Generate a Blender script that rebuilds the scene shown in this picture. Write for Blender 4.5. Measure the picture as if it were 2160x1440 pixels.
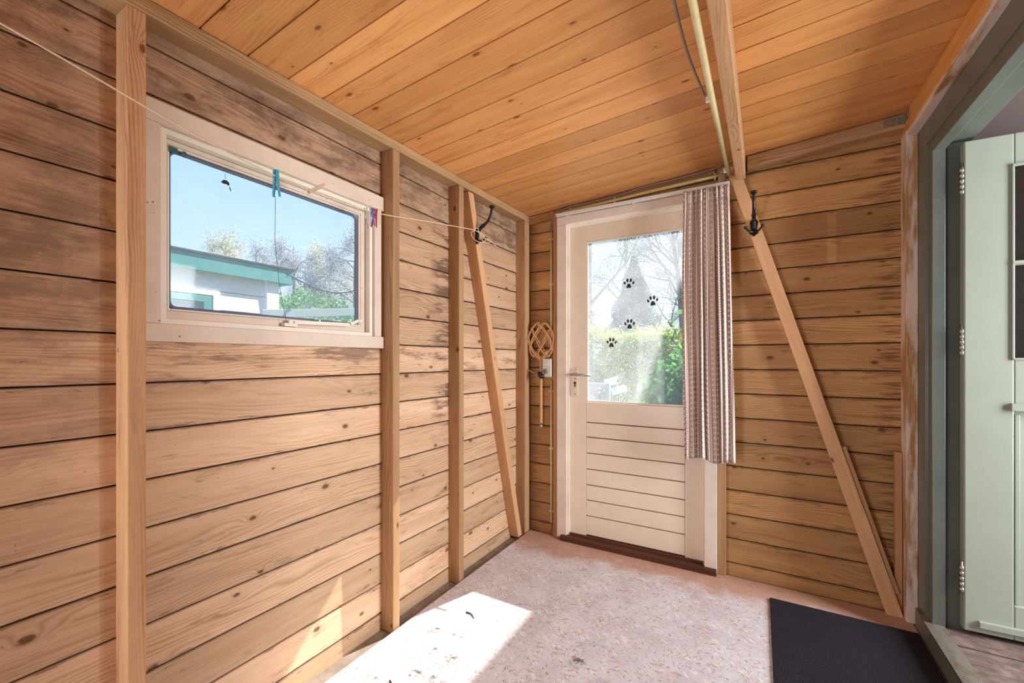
import bpy, math, random
from mathutils import Vector, Matrix
import numpy as np
random.seed(7); rng = np.random.default_rng(7)
for o in list(bpy.data.objects): bpy.data.objects.remove(o)
S = bpy.context.scene; COL = S.collection
PI = math.pi
# ------------------------------------------------------------------ camera
cam_d = bpy.data.cameras.new('camera'); cam = bpy.data.objects.new('camera', cam_d); COL.objects.link(cam)
cam_d.sensor_width = 36; cam_d.lens = 890.8 / 2160 * 36; cam_d.shift_y = 38.83 / 2160
cam_d.clip_start = 0.02; cam_d.clip_end = 300
cam.location = (0, 0, 1.2); cam.rotation_euler = (PI / 2, 0, 0.5294)
S.camera = cam
S.view_settings.view_transform = 'Standard'; S.view_settings.look = 'None'
S.view_settings.exposure = 0.32; S.view_settings.gamma = 1; S.view_settings.use_curve_mapping = False
# ------------------------------------------------------------------ sky, sun, added fill lights
W = bpy.data.worlds.new('World'); S.world = W; W.use_nodes = True
wn = W.node_tree.nodes; wl = W.node_tree.links; wn.clear()
wo = wn.new('ShaderNodeOutputWorld'); bg = wn.new('ShaderNodeBackground')
tc = wn.new('ShaderNodeTexCoord'); sp = wn.new('ShaderNodeSeparateXYZ'); cr = wn.new('ShaderNodeValToRGB')
wl.new(tc.outputs['Generated'], sp.inputs[0]); wl.new(sp.outputs[2], cr.inputs[0]); wl.new(cr.outputs[0], bg.inputs[0]); wl.new(bg.outputs[0], wo.inputs[0])
e = cr.color_ramp.elements
e[0].position = 0.0; e[0].color = (0.84, 0.93, 1.0, 1)
e[1].position = 0.95; e[1].color = (0.20, 0.42, 0.90, 1)
m_ = e.new(0.12); m_.color = (0.64, 0.83, 1.0, 1)
m_ = e.new(0.35); m_.color = (0.40, 0.64, 1.0, 1)
bg.inputs[1].default_value = 1.1
sd = bpy.data.lights.new('sun', 'SUN'); sun = bpy.data.objects.new('sun', sd); COL.objects.link(sun)
sd.energy = 11; sd.angle = 0.009; sd.color = (1.0, 0.955, 0.88)
sun.rotation_euler = Vector((0.350, 1.0, 1.075)).to_track_quat('Z', 'Y').to_euler()
def area(name, loc, aim, sx, sy, power, col):
    l = bpy.data.lights.new(name, 'AREA'); l.shape = 'RECTANGLE'; l.size = sx; l.size_y = sy; l.energy = power; l.color = col
    o = bpy.data.objects.new(name, l); COL.objects.link(o); o.location = loc
    o.rotation_euler = (Vector(loc) - Vector(aim)).to_track_quat('Z', 'Y').to_euler(); return o
# added fill panels at the rear and left walls; no windows there
area('rear_fill', (-1.0, -1.50, 0.85), (-0.30, 2.6, 1.20), 0.8, 1.3, 8, (0.94, 0.965, 1.0))
area('side_fill', (-1.43, -0.78, 1.05), (0.60, 0.10, 1.15), 1.0, 1.2, 46, (0.95, 0.97, 1.0))
# added fill panel in the hall, brightens the left wall
area('hall_fill', (2.30, 1.90, 1.35), (-1.48, 1.90, 0.85), 0.6, 1.7, 105, (0.93, 0.965, 1.0))

# ------------------------------------------------------------------ node helper
class NT:
    def __init__(s, name):
        s.m = bpy.data.materials.new(name); s.m.use_nodes = True; s.t = s.m.node_tree; s.t.nodes.clear()
    def n(s, ty, **k):
        x = s.t.nodes.new(ty)
        for a, b in k.items(): setattr(x, a, b)
        return x
    def put(s, inp, v):
        if isinstance(v, bpy.types.NodeSocket): s.t.links.new(v, inp)
        elif v is not None:
            if inp.type == 'RGBA' and len(v) == 3: v = (*v, 1)
            inp.default_value = v
    def ma(s, op, a, b=None, c=None, clamp=False):
        x = s.n('ShaderNodeMath', operation=op, use_clamp=clamp)
        s.put(x.inputs[0], a)
        if b is not None: s.put(x.inputs[1], b)
        if c is not None: s.put(x.inputs[2], c)
        return x.outputs[0]
    def add(s, a, b): return s.ma('ADD', a, b)
    def mul(s, a, b): return s.ma('MULTIPLY', a, b)
    def sub(s, a, b): return s.ma('SUBTRACT', a, b)
    def mad(s, a, b, c): return s.ma('MULTIPLY_ADD', a, b, c)
    def ss(s, v, lo, hi):
        x = s.n('ShaderNodeMapRange', interpolation_type='SMOOTHSTEP'); s.put(x.inputs[0], v)
        x.inputs[1].default_value = lo; x.inputs[2].default_value = hi; return x.outputs[0]
    def mr(s, v, a, b, c, d):
        x = s.n('ShaderNodeMapRange'); s.put(x.inputs[0], v)
        for i, q in enumerate((a, b, c, d)): x.inputs[i + 1].default_value = q
        return x.outputs[0]
    def xyz(s, a, b, c):
        x = s.n('ShaderNodeCombineXYZ')
        for i, q in enumerate((a, b, c)): s.put(x.inputs[i], q)
        return x.outputs[0]
    def sep(s, v):
        x = s.n('ShaderNodeSeparateXYZ'); s.put(x.inputs[0], v); return x.outputs
    def pos(s): return s.sep(s.n('ShaderNodeNewGeometry').outputs['Position'])
    def attr(s, nm): return s.n('ShaderNodeAttribute', attribute_name=nm)
    def noise(s, v, scale=1, detail=2, rough=.5, dist=0):
        x = s.n('ShaderNodeTexNoise'); s.put(x.inputs['Vector'], v); x.inputs['Scale'].default_value = scale
        x.inputs['Detail'].default_value = detail; x.inputs['Roughness'].default_value = rough; x.inputs['Distortion'].default_value = dist
        return x.outputs['Fac']
    def voro(s, v, scale=1, dim='3D', feat='F1', rand=1):
        x = s.n('ShaderNodeTexVoronoi', voronoi_dimensions=dim, feature=feat); s.put(x.inputs['Vector'], v)
        x.inputs['Scale'].default_value = scale; x.inputs['Randomness'].default_value = rand; return x
    def mix(s, f, a, b, mode='MIX'):
        x = s.n('ShaderNodeMix', data_type='RGBA', blend_type=mode); x.clamp_factor = True
        s.put(x.inputs[0], f); s.put(x.inputs[6], a); s.put(x.inputs[7], b); return x.outputs[2]
    def bump(s, h, st=.3, dist=.002):
        x = s.n('ShaderNodeBump'); s.put(x.inputs['Height'], h); x.inputs['Strength'].default_value = st; x.inputs['Distance'].default_value = dist; return x.outputs[0]
    def bsdf(s, col, rough=.6, metal=0, spec=.5, normal=None, **k):
        x = s.n('ShaderNodeBsdfPrincipled'); s.put(x.inputs['Base Color'], col); s.put(x.inputs['Roughness'], rough)
        s.put(x.inputs['Metallic'], metal); s.put(x.inputs['Specular IOR Level'], spec)
        if normal is not None: s.put(x.inputs['Normal'], normal)
        for a, b in k.items(): s.put(x.inputs[a], b)
        return x.outputs[0]
    def out(s, sh):
        o = s.n('ShaderNodeOutputMaterial'); s.t.links.new(sh, o.inputs[0]); return s.m

def lin(r, g, b):
    f = lambda c: (c / 255 / 12.92) if c <= 10 else ((c / 255 + .055) / 1.055) ** 2.4
    return (f(r), f(g), f(b))

def wood(name, light, dark, knot=(96, 52, 26), rough=.62, spec=.25, knots=.5, ring=1.0, stain=.35, stain_col=(92, 52, 40), extra=None, paint=None, seed=0., bump=.25, kbright=1.0):
    N = NT(name); u, v, w = N.sep(N.attr('grain').outputs['Vector']); tint = N.attr('tint').outputs['Fac']
    vv = N.mad(w, 1.3, v)
    low = N.noise(N.xyz(N.mul(u, 1.3), N.mul(v, 9), N.mul(w, 9)), 1, 2, .5)
    # knots: cells 0.29 x 0.15 m
    vk = N.voro(N.xyz(N.mul(u, 4.0), N.mul(vv, 6.6), 0), 1, '2D')
    kr, kg, kb = N.sep(vk.outputs['Color'])
    sel = N.ma('GREATER_THAN', kr, 1 - knots)
    rad = N.mad(kg, 0.055, 0.025)
    kd = N.ma('DIVIDE', vk.outputs['Distance'], rad)
    jit = N.noise(N.xyz(N.mul(u, 120), N.mul(vv, 200), 0), 1, 2, .6)
    kdj = N.add(kd, N.mul(N.sub(jit, .5), .7))
    core = N.mul(N.sub(1, N.ss(kdj, .55, 1.05)), sel)
    halo = N.mul(N.ma('POWER', 2.718, N.mul(kd, -.55)), sel)
    ph = N.add(N.add(N.mul(vv, 520), N.mul(low, 70)), N.mul(halo, 26))
    r1 = N.mad(N.ma('SINE', ph), .5, .5); r1 = N.ma('POWER', r1, 2.2)
    ringamt = N.ss(N.noise(N.xyz(N.mul(u, .8), N.mul(v, 12), N.mul(w, 12)), 1, 1, .5), .3, .75)
    fine = N.noise(N.xyz(N.mul(u, 14), N.mul(v, 420), N.mul(w, 420)), 1, 3, .6)
    broad = N.noise(N.xyz(N.mul(u, 2.2), N.mul(v, 22), N.mul(w, 22)), 1, 4, .6)
    fac = N.add(N.add(N.mul(N.mul(r1, ringamt), .62 * ring), N.mul(N.sub(fine, .5), .7)), N.mul(N.sub(broad, .45), 1.25))
    fac = N.add(fac, N.mul(halo, .25))
    fac = N.ma('ADD', fac, .12, clamp=True)
    col = N.mix(fac, lin(*light), lin(*dark))
    col = N.mix(N.mul(core, .85 * kbright), col, lin(*knot))
    rim = N.mul(N.sub(N.ss(kdj, .75, 1.0), N.ss(kdj, 1.0, 1.35)), sel)
    col = N.mix(N.mul(rim, .4), col, lin(*dark))
    tv = N.mr(tint, 0, 1, .76, 1.14)
    col = N.mix(1.0, col, N.xyz(tv, N.mul(tv, N.mr(tint, 0, 1, .985, 1.0)), N.mul(tv, N.mr(tint, 0, 1, .95, 1.02))), 'MULTIPLY')
    # jagged water stain
    sn = N.noise(N.xyz(N.mul(u, 3.2), N.mul(v, 17), N.mul(w, 17)), 1, 6, .72)
    sa = N.ss(sn, .56, .74)
    if extra: sa = extra(N, sa, u, v, w, sn)
    col = N.mix(N.mul(sa, stain), col, lin(*stain_col))
    # wood specks
    spk = N.voro(N.xyz(N.mul(u, 26), N.mul(vv, 26), 0), 1, '2D')
    s2, _, _ = N.sep(spk.outputs['Color'])
    col = N.mix(N.mul(N.mul(N.sub(1, N.ss(N.add(spk.outputs['Distance'], N.mul(jit, .05)), .04, .08)), N.ma('GREATER_THAN', s2, .94)), .6), col, lin(60, 34, 20))
    if paint: col = paint(N, col, u, v, w)
    h = N.add(N.mul(fine, .6), N.mul(r1, .5))
    return N.out(N.bsdf(col, rough, 0, spec, N.bump(h, bump, .0012)))

def edge_grime(N, c, first, pitch, u, sn, lo=.5):                     # dirt collected along the board joints
    f = N.ma('FRACT', N.mul(N.sub(c, first - 10 * pitch), 1 / pitch)); d = N.sub(.5, N.ma('ABSOLUTE', N.sub(f, .5)))
    j = N.noise(N.xyz(N.mul(u, 7), 0, N.mul(c, 60)), 1, 5, .75)
    return N.mul(N.sub(1, N.ss(N.sub(d, N.mul(N.ss(j, lo, .8), .22)), .0, .05)), .8)
def stain_shade_left(N, sa, u, v, w, sn):
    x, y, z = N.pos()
    up = N.ss(z, 1.86, 2.0)                                     # leak stains plus painted shade in the boards over the window
    beh = N.mul(N.ss(z, .3, 1.5), N.sub(1, N.ss(y, .44, .47)))  # stain plus painted shade in the bay left of the first post
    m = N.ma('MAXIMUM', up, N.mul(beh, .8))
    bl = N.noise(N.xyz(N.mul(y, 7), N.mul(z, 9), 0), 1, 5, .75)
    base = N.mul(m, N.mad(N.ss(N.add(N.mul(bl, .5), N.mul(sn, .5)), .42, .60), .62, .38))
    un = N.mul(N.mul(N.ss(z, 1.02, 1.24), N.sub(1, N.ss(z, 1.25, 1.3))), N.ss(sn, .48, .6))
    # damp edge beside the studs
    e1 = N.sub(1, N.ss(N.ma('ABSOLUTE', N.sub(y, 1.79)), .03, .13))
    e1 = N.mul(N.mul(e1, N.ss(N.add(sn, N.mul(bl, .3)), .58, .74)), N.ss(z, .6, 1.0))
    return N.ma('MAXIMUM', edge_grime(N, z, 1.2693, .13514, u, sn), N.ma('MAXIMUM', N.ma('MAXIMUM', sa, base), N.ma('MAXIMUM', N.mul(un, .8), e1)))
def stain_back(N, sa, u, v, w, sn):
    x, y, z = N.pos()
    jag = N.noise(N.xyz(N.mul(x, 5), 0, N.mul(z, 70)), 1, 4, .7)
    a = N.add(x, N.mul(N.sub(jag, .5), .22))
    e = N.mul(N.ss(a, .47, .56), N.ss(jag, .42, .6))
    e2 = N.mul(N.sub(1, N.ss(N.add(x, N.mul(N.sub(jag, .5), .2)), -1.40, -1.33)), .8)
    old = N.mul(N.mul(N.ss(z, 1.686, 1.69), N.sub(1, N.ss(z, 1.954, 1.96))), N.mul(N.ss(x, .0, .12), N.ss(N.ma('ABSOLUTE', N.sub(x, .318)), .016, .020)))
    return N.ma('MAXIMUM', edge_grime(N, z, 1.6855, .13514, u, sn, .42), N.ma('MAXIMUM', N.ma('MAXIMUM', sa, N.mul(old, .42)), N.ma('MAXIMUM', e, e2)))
def stain_ceiling(N, sa, u, v, w, sn):
    x, y, z = N.pos()
    return N.ma('MAXIMUM', sa, N.mul(edge_grime(N, y, .601, .134, u, sn, .56), .8))
def smear(lo, hi):
    def f(N, col, u, v, w):
        n = N.noise(N.xyz(N.mul(u, 5), N.mul(v, 30), N.mul(w, 30)), 1, 5, .65)
        n2 = N.noise(N.xyz(N.mul(u, 1.7), N.mul(v, 8), N.mul(w, 8)), 1, 2, .5)
        return N.mix(N.mul(N.ss(N.add(N.mul(n, .5), N.mul(n2, .5)), lo, hi), .85), col, lin(222, 205, 192))
    return f
M = {}
M['wall_left'] = wood('left wall boards', (223, 188, 154), (178, 136, 101), stain=.78, stain_col=(84, 54, 46), extra=stain_shade_left, knots=.5, rough=.6)
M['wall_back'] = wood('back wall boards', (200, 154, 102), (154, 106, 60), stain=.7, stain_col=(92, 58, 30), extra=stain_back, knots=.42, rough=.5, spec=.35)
M['ceiling'] = wood('ceiling boards', (238, 174, 108), (200, 126, 68), knot=(128, 70, 38), stain=.5, stain_col=(158, 80, 40), knots=.45, extra=stain_ceiling, rough=.45, spec=.35, ring=.8)
M['stud'] = wood('stud timber', (206, 164, 122), (154, 112, 76), knots=.3, stain=.35, rough=.6)
M['stud_dark'] = wood('aged timber', (178, 134, 94), (134, 94, 62), knots=.3, stain=.45, rough=.6)
M['plate'] = wood('plate timber', (206, 170, 126), (150, 114, 78), knots=.3, stain=.3, stain_col=(84, 66, 46))
M['brace'] = wood('brace timber', (216, 170, 126), (176, 128, 88), knots=.2, stain=.15)
M['honey'] = wood('honey timber', (216, 156, 88), (170, 108, 54), knots=.35, stain=.2)
M['smear'] = wood('paint smeared timber', (186, 142, 98), (146, 104, 66), knots=.25, stain=.2, paint=smear(.44, .56))
M['dark'] = wood('dark timber', (104, 60, 44), (70, 40, 30), knots=.1, stain=.3, rough=.5)
M['gap'] = wood('wall backing', (60, 38, 24), (36, 22, 14), knots=0, stain=.2)

def paint_mat(name, c, c2=None, rough=.45, wear=.25, wear_col=(120, 92, 70), spec=.4, sc=1., bump=.15):
    N = NT(name); x, y, z = N.pos(); p = N.xyz(x, y, z)
    n = N.noise(p, 7 * sc, 5, .65); f = N.noise(N.xyz(N.mul(x, 60), N.mul(y, 60), N.mul(z, 60)), 1, 3, .6)
    col = N.mix(N.mul(N.ss(n, .35, .75), .6), lin(*c), lin(*(c2 or tuple(int(q * .92) for q in c))))
    sp_ = N.noise(p, 55 * sc, 4, .75)
    col = N.mix(N.mul(N.ss(sp_, .66, .74), wear), col, lin(*wear_col))
    v = N.voro(p, 24); d = N.sub(1, N.ss(v.outputs['Distance'], .04, .09)); r = N.sep(v.outputs['Color'])[0]
    col = N.mix(N.mul(N.mul(d, N.ma('GREATER_THAN', r, .88)), wear * 2.2), col, lin(*wear_col))
    return N.out(N.bsdf(col, rough, 0, spec, N.bump(N.add(f, n), bump, .001)))
M['cream'] = paint_mat('cream door paint', (232, 218, 198), (222, 206, 184), rough=.28, wear=.16, spec=.5)
M['casing'] = paint_mat('weathered white paint', (226, 212, 198), (204, 186, 170), rough=.5, wear=.5, wear_col=(150, 118, 92), bump=.4)
M['win'] = paint_mat('old white window paint', (226, 210, 192), (206, 188, 170), rough=.5, wear=.4, wear_col=(140, 108, 84), bump=.3)
M['winlight'] = paint_mat('white sash paint', (240, 232, 218), (228, 218, 200), rough=.45, wear=.25)
M['green_dark'] = paint_mat('dark green frame paint', (98, 103, 94), (86, 92, 85), rough=.33, wear=.15, wear_col=(160, 165, 150))
M['green_light'] = paint_mat('pale green door paint', (152, 158, 144), (146, 152, 138), rough=.35, wear=.06)
M['teal'] = paint_mat('sea green fascia paint', (92, 164, 158), (70, 138, 138), rough=.5, wear=.5, wear_col=(210, 225, 222))
M['shedwhite'] = paint_mat('white shed paint', (250, 250, 252), (240, 242, 248), rough=.6, wear=.3)
M['mauve'] = paint_mat('hall plaster', (120, 104, 100), (112, 98, 96), rough=.8, wear=.0)
M['concrete'] = paint_mat('dusty concrete', (150, 138, 126), (104, 92, 82), rough=.9, wear=.6, wear_col=(70, 55, 45), sc=2)
def simple(name, c, rough=.5, metal=0, spec=.5, **k):
    N = NT(name); x, y, z = N.pos(); n = N.noise(N.xyz(x, y, z), 40, 3, .6)
    col = N.mix(n, lin(*c), lin(*tuple(int(q * .86) for q in c))); return N.out(N.bsdf(col, rough, metal, spec, **k))
M['black'] = simple('black iron', (22, 20, 20), .28, .2)
M['plastic_w'] = simple('aged white plastic', (226, 220, 210), .35)
M['plastic_g'] = simple('grey plastic', (150, 140, 130), .4)
M['plastic_k'] = simple('black plastic', (28, 28, 30), .4)
M['pipe'] = simple('cream conduit plastic', (232, 216, 164), .3)
M['pipe_y'] = simple('yellowed conduit plastic', (222, 196, 124), .35)
M['cable'] = simple('grey cable sheath', (150, 132, 118), .45)
M['metal'] = simple('brushed steel', (190, 188, 182), .3, .9)
M['zinc'] = simple('galvanised steel', (170, 170, 165), .4, .8)
M['rope'] = simple('cotton cord', (238, 216, 190), .8)
M['thread'] = simple('green thread', (70, 100, 90), .7)
M['peg_blue'] = simple('blue peg plastic', (70, 180, 215), .35)
M['peg_wood'] = simple('peg beech', (226, 196, 172), .6)
M['peg_red'] = simple('red peg plastic', (214, 74, 84), .35)
M['peg_pale'] = simple('clear peg plastic', (214, 222, 240), .3)
M['peg_violet'] = simple('violet peg plastic', (96, 110, 196), .35)
M['rattan'] = simple('rattan cane', (226, 176, 122), .45)
M['rubber'] = simple('dusty rubber seal', (112, 116, 138), .6)
M['sticker'] = simple('black vinyl film', (26, 26, 30), .5)
M['sticker_g'] = simple('worn black vinyl film', (38, 42, 34), .5)
M['rail'] = simple('white curtain rail', (226, 222, 216), .35)
M['bark'] = simple('bark', (150, 140, 136), .9)
M['bark_pale'] = simple('pale bark', (190, 180, 172), .9)
M['soil'] = simple('garden soil and grass', (120, 128, 84), .95)
M['render'] = simple('house render', (205, 196, 182), .9)
M['greyplank'] = simple('grey weathered plank', (204, 218, 222), .8)
M['pane_dark'] = simple('dark curtain behind glass', (44, 36, 32), .25)
M['petal'] = simple('cream petals', (240, 226, 190), .7)
M['paper'] = simple('white panel', (240, 244, 248), .5)
M['twig'] = simple('dry twig', (62, 44, 34), .9)
M['felt'] = simple('roofing felt', (70, 74, 78), .9)
# glass with dust
def glass_mat(name, dust, edge=None, tint=(1, 1, 1)):
    N = NT(name); x, y, z = N.pos(); p = N.xyz(x, y, z)
    n = N.noise(p, 5, 4, .6); sp_ = N.noise(N.xyz(N.mul(x, 420), N.mul(y, 420), N.mul(z, 200)), 1, 2, .7)
    d = N.mul(N.add(N.mr(n, .3, .7, .6, 1.2), N.mul(N.ss(sp_, .55, .7), .8)), dust)
    if edge: d = N.ma('MAXIMUM', d, edge(N, x, y, z, n))
    tr = N.n('ShaderNodeBsdfTransparent'); tr.inputs[0].default_value = (*tint, 1)
    tl = N.n('ShaderNodeBsdfTranslucent'); tl.inputs[0].default_value = (.82, .88, .95, 1)
    df = N.n('ShaderNodeBsdfDiffuse'); df.inputs[0].default_value = (.7, .74, .8, 1)
    a = N.n('ShaderNodeAddShader'); N.t.links.new(tl.outputs[0], a.inputs[0])
    mx0 = N.n('ShaderNodeMixShader'); mx0.inputs[0].default_value = .3; N.t.links.new(tl.outputs[0], mx0.inputs[1]); N.t.links.new(df.outputs[0], mx0.inputs[2])
    mx = N.n('ShaderNodeMixShader'); N.put(mx.inputs[0], d); N.t.links.new(tr.outputs[0], mx.inputs[1]); N.t.links.new(mx0.outputs[0], mx.inputs[2])
    N.t.nodes.remove(a)
    gl = N.n('ShaderNodeBsdfGlossy'); gl.inputs['Roughness'].default_value = .05
    m2 = N.n('ShaderNodeMixShader'); m2.inputs[0].default_value = .008; N.t.links.new(mx.outputs[0], m2.inputs[1]); N.t.links.new(gl.outputs[0], m2.inputs[2])
    return N.out(m2.outputs[0])
def grime(N, x, y, z, n):
    a = N.ma('MINIMUM', N.sub(y, .556), N.sub(1.262, y)); b = N.ma('MINIMUM', N.sub(z, 1.345), N.sub(1.838, z))
    q = N.add(N.ma('MINIMUM', a, b), N.mul(N.sub(n, .5), .02)); return N.mul(N.sub(1, N.ss(q, .0, .022)), .75)
M['glass_door'] = glass_mat('dusty door glass', .17)
M['glass_win'] = glass_mat('dusty window glass', .15, grime)
# osb floor
def osb():
    N = NT('dusty osb floor'); x, y, z = N.pos()
    base = lin(222, 198, 184)
    wob = N.noise(N.xyz(x, y, 0), 6, 3, .6)
    c = None
    col = N.mix(N.ss(wob, .3, .7), lin(216, 214, 220), lin(200, 194, 200))
    for i, (sc, ang, th, cc, am) in enumerate([(13, .2, .88, (190, 146, 134), .55), (19, 1.1, .86, (206, 172, 154), .5), (16, -0.7, .76, (242, 238, 236), .55), (30, 2.0, .90, (150, 106, 96), .5), (24, .6, .80, (240, 230, 222), .5), (38, -.25, .90, (128, 88, 78), .6), (27, 1.7, .88, (190, 148, 136), .5), (48, .9, .9, (140, 104, 94), .55)]):
        ca, sa = math.cos(ang), math.sin(ang)
        xr = N.add(N.mul(x, ca), N.mul(y, sa)); yr = N.add(N.mul(y, ca), N.mul(x, -sa))
        yw = N.add(yr, N.mul(wob, .06))
        v = N.voro(N.xyz(N.add(N.mul(xr, sc), i * 7.3), N.mul(yw, sc * 5.0), 0), 1, '2D')
        r = N.sep(v.outputs['Color'])[0]
        m = N.mul(N.ma('GREATER_THAN', r, th), N.sub(1, N.ss(N.add(v.outputs['Distance'], N.mul(N.noise(N.xyz(N.mul(x, 70), N.mul(y, 70), 0), 1, 3, .7), .5)), .42, .62)))
        m = N.mul(m, N.ss(N.noise(N.xyz(N.add(N.mul(x, 5), i * 3.1), N.mul(y, 7), 0), 1, 3, .7), .36, .54))
        col = N.mix(N.mul(m, min(1, am * 1.35)), col, lin(*cc))
    st = N.noise(N.xyz(N.mul(x, 40), N.mul(y, 120), 0), 1, 4, .7)
    col = N.mix(N.mul(N.ss(st, .48, .8), .35), col, lin(160, 132, 126))
    fib = N.noise(N.xyz(N.mul(x, 190), N.mul(y, 110), 0), 1, 4, .75, 1.2)
    col = N.mix(N.mul(N.ss(fib, .52, .68), .5), col, lin(244, 240, 238)); col = N.mix(N.mul(N.sub(1, N.ss(fib, .32, .44)), .4), col, lin(150, 124, 118))
    # bare, less dusty board along the back wall
    bare = N.ss(N.add(y, N.mul(N.sub(wob, .5), .35)), 2.28, 2.52)
    col = N.mix(N.mul(bare, .7), col, lin(176, 116, 72))
    # bluish trodden dust streaks
    bl = N.mul(N.ss(N.noise(N.xyz(N.mul(x, 3.2), N.mul(y, 9), 0), 1, 4, .6), .56, .7), N.sub(1, N.ss(N.ma('ABSOLUTE', N.add(N.sub(y, 1.42), N.mul(x, .25))), .1, .3)))
    col = N.mix(N.mul(bl, .45), col, lin(150, 158, 186))
    # muddy paw prints and dirt smudges
    dirt = None
    sm = N.noise(N.xyz(N.mul(x, 38), N.mul(y, 38), 0), 1, 4, .7)
    for (px, py, r) in [(-1.135, 1.475, .05), (-1.075, 1.345, .052), (-1.14, 1.21, .055), (-1.02, 1.21, .05), (-.62, 1.58, .05), (-.52, 1.47, .045)]:
        d = N.ma('SQRT', N.add(N.ma('POWER', N.sub(x, px), 2), N.ma('POWER', N.sub(y, py), 2)))
        q = N.mul(N.sub(1, N.ss(d, r * .25, r)), N.ss(sm, .42, .6)); dirt = q if dirt is None else N.ma('MAXIMUM', dirt, q)
    col = N.mix(N.mul(dirt, .85), col, lin(58, 48, 42))
    v = N.voro(N.xyz(x, y, 0), 17, '2D'); r = N.sep(v.outputs['Color'])[1]
    col = N.mix(N.mul(N.mul(N.sub(1, N.ss(N.add(v.outputs['Distance'], N.mul(sm, .1)), .07, .15)), N.ma('GREATER_THAN', r, .9)), .7), col, lin(66, 44, 34))
    return N.out(N.bsdf(col, .62, 0, .3, N.bump(N.add(st, sm), .35, .0015)))
M['osb'] = osb()
def mat_rug():
    N = NT('ribbed charcoal mat'); x, y, z = N.pos()
    n = N.noise(N.xyz(N.mul(x, 300), N.mul(y, 300), 0), 1, 2, .7); rib = N.ma('SINE', N.mul(x, 1300))
    col = N.mix(N.ss(n, .4, .7), lin(28, 26, 30), lin(58, 57, 66))
    sp_ = N.noise(N.xyz(N.mul(x, 420), N.mul(y, 420), 0), 1, 1, .5)
    lint = N.mul(N.ss(sp_, .68, .75), N.ss(N.noise(N.xyz(x, y, 0), 4, 2, .5), .4, .65))
    col = N.mix(N.mul(lint, .6), col, lin(150, 150, 165))
    return N.out(N.bsdf(col, .95, 0, .1, N.bump(N.add(N.mul(rib, .3), n), .5, .0015)))
M['rug'] = mat_rug()
def mat_tile():
    N = NT('slate look hall tiles'); x, y, z = N.pos()
    b = N.n('ShaderNodeTexBrick'); N.put(b.inputs['Vector'], N.xyz(N.mul(N.add(x, .02), 3.1), N.mul(N.add(y, .27), 3.1), 0)); b.offset = 0; b.squash = 1
    b.inputs['Color1'].default_value = (1, 1, 1, 1); b.inputs['Color2'].default_value = (.8, .8, .8, 1); b.inputs['Mortar'].default_value = (0, 0, 0, 1)
    b.inputs['Scale'].default_value = 1; b.inputs['Mortar Size'].default_value = .018; b.inputs['Brick Width'].default_value = 1; b.inputs['Row Height'].default_value = 1
    n = N.noise(N.xyz(N.mul(x, 9), N.mul(y, 22), 0), 1, 6, .7, 1.5)
    col = N.mix(N.ss(n, .35, .7), lin(98, 82, 78), lin(140, 120, 112))
    col = N.mix(b.outputs['Fac'], col, lin(70, 60, 60))
    return N.out(N.bsdf(col, .4, 0, .4, N.bump(n, .3, .002)))
M['tile'] = mat_tile()
def mat_tread():
    N = NT('ribbed aluminium tread'); x, y, z = N.pos()
    s = N.mad(N.ma('SINE', N.mul(N.add(y, N.mul(x, 1.0)), 420)), .5, .5)
    n = N.noise(N.xyz(N.mul(x, 30), N.mul(y, 12), 0), 1, 3, .6)
    col = N.mix(s, lin(118, 112, 102), lin(176, 168, 156))
    col = N.mix(N.ss(n, .45, .7), col, lin(130, 112, 96)); return N.out(N.bsdf(col, .45, .55, .5, N.bump(s, .5, .002)))
M['tread'] = mat_tread()
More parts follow.
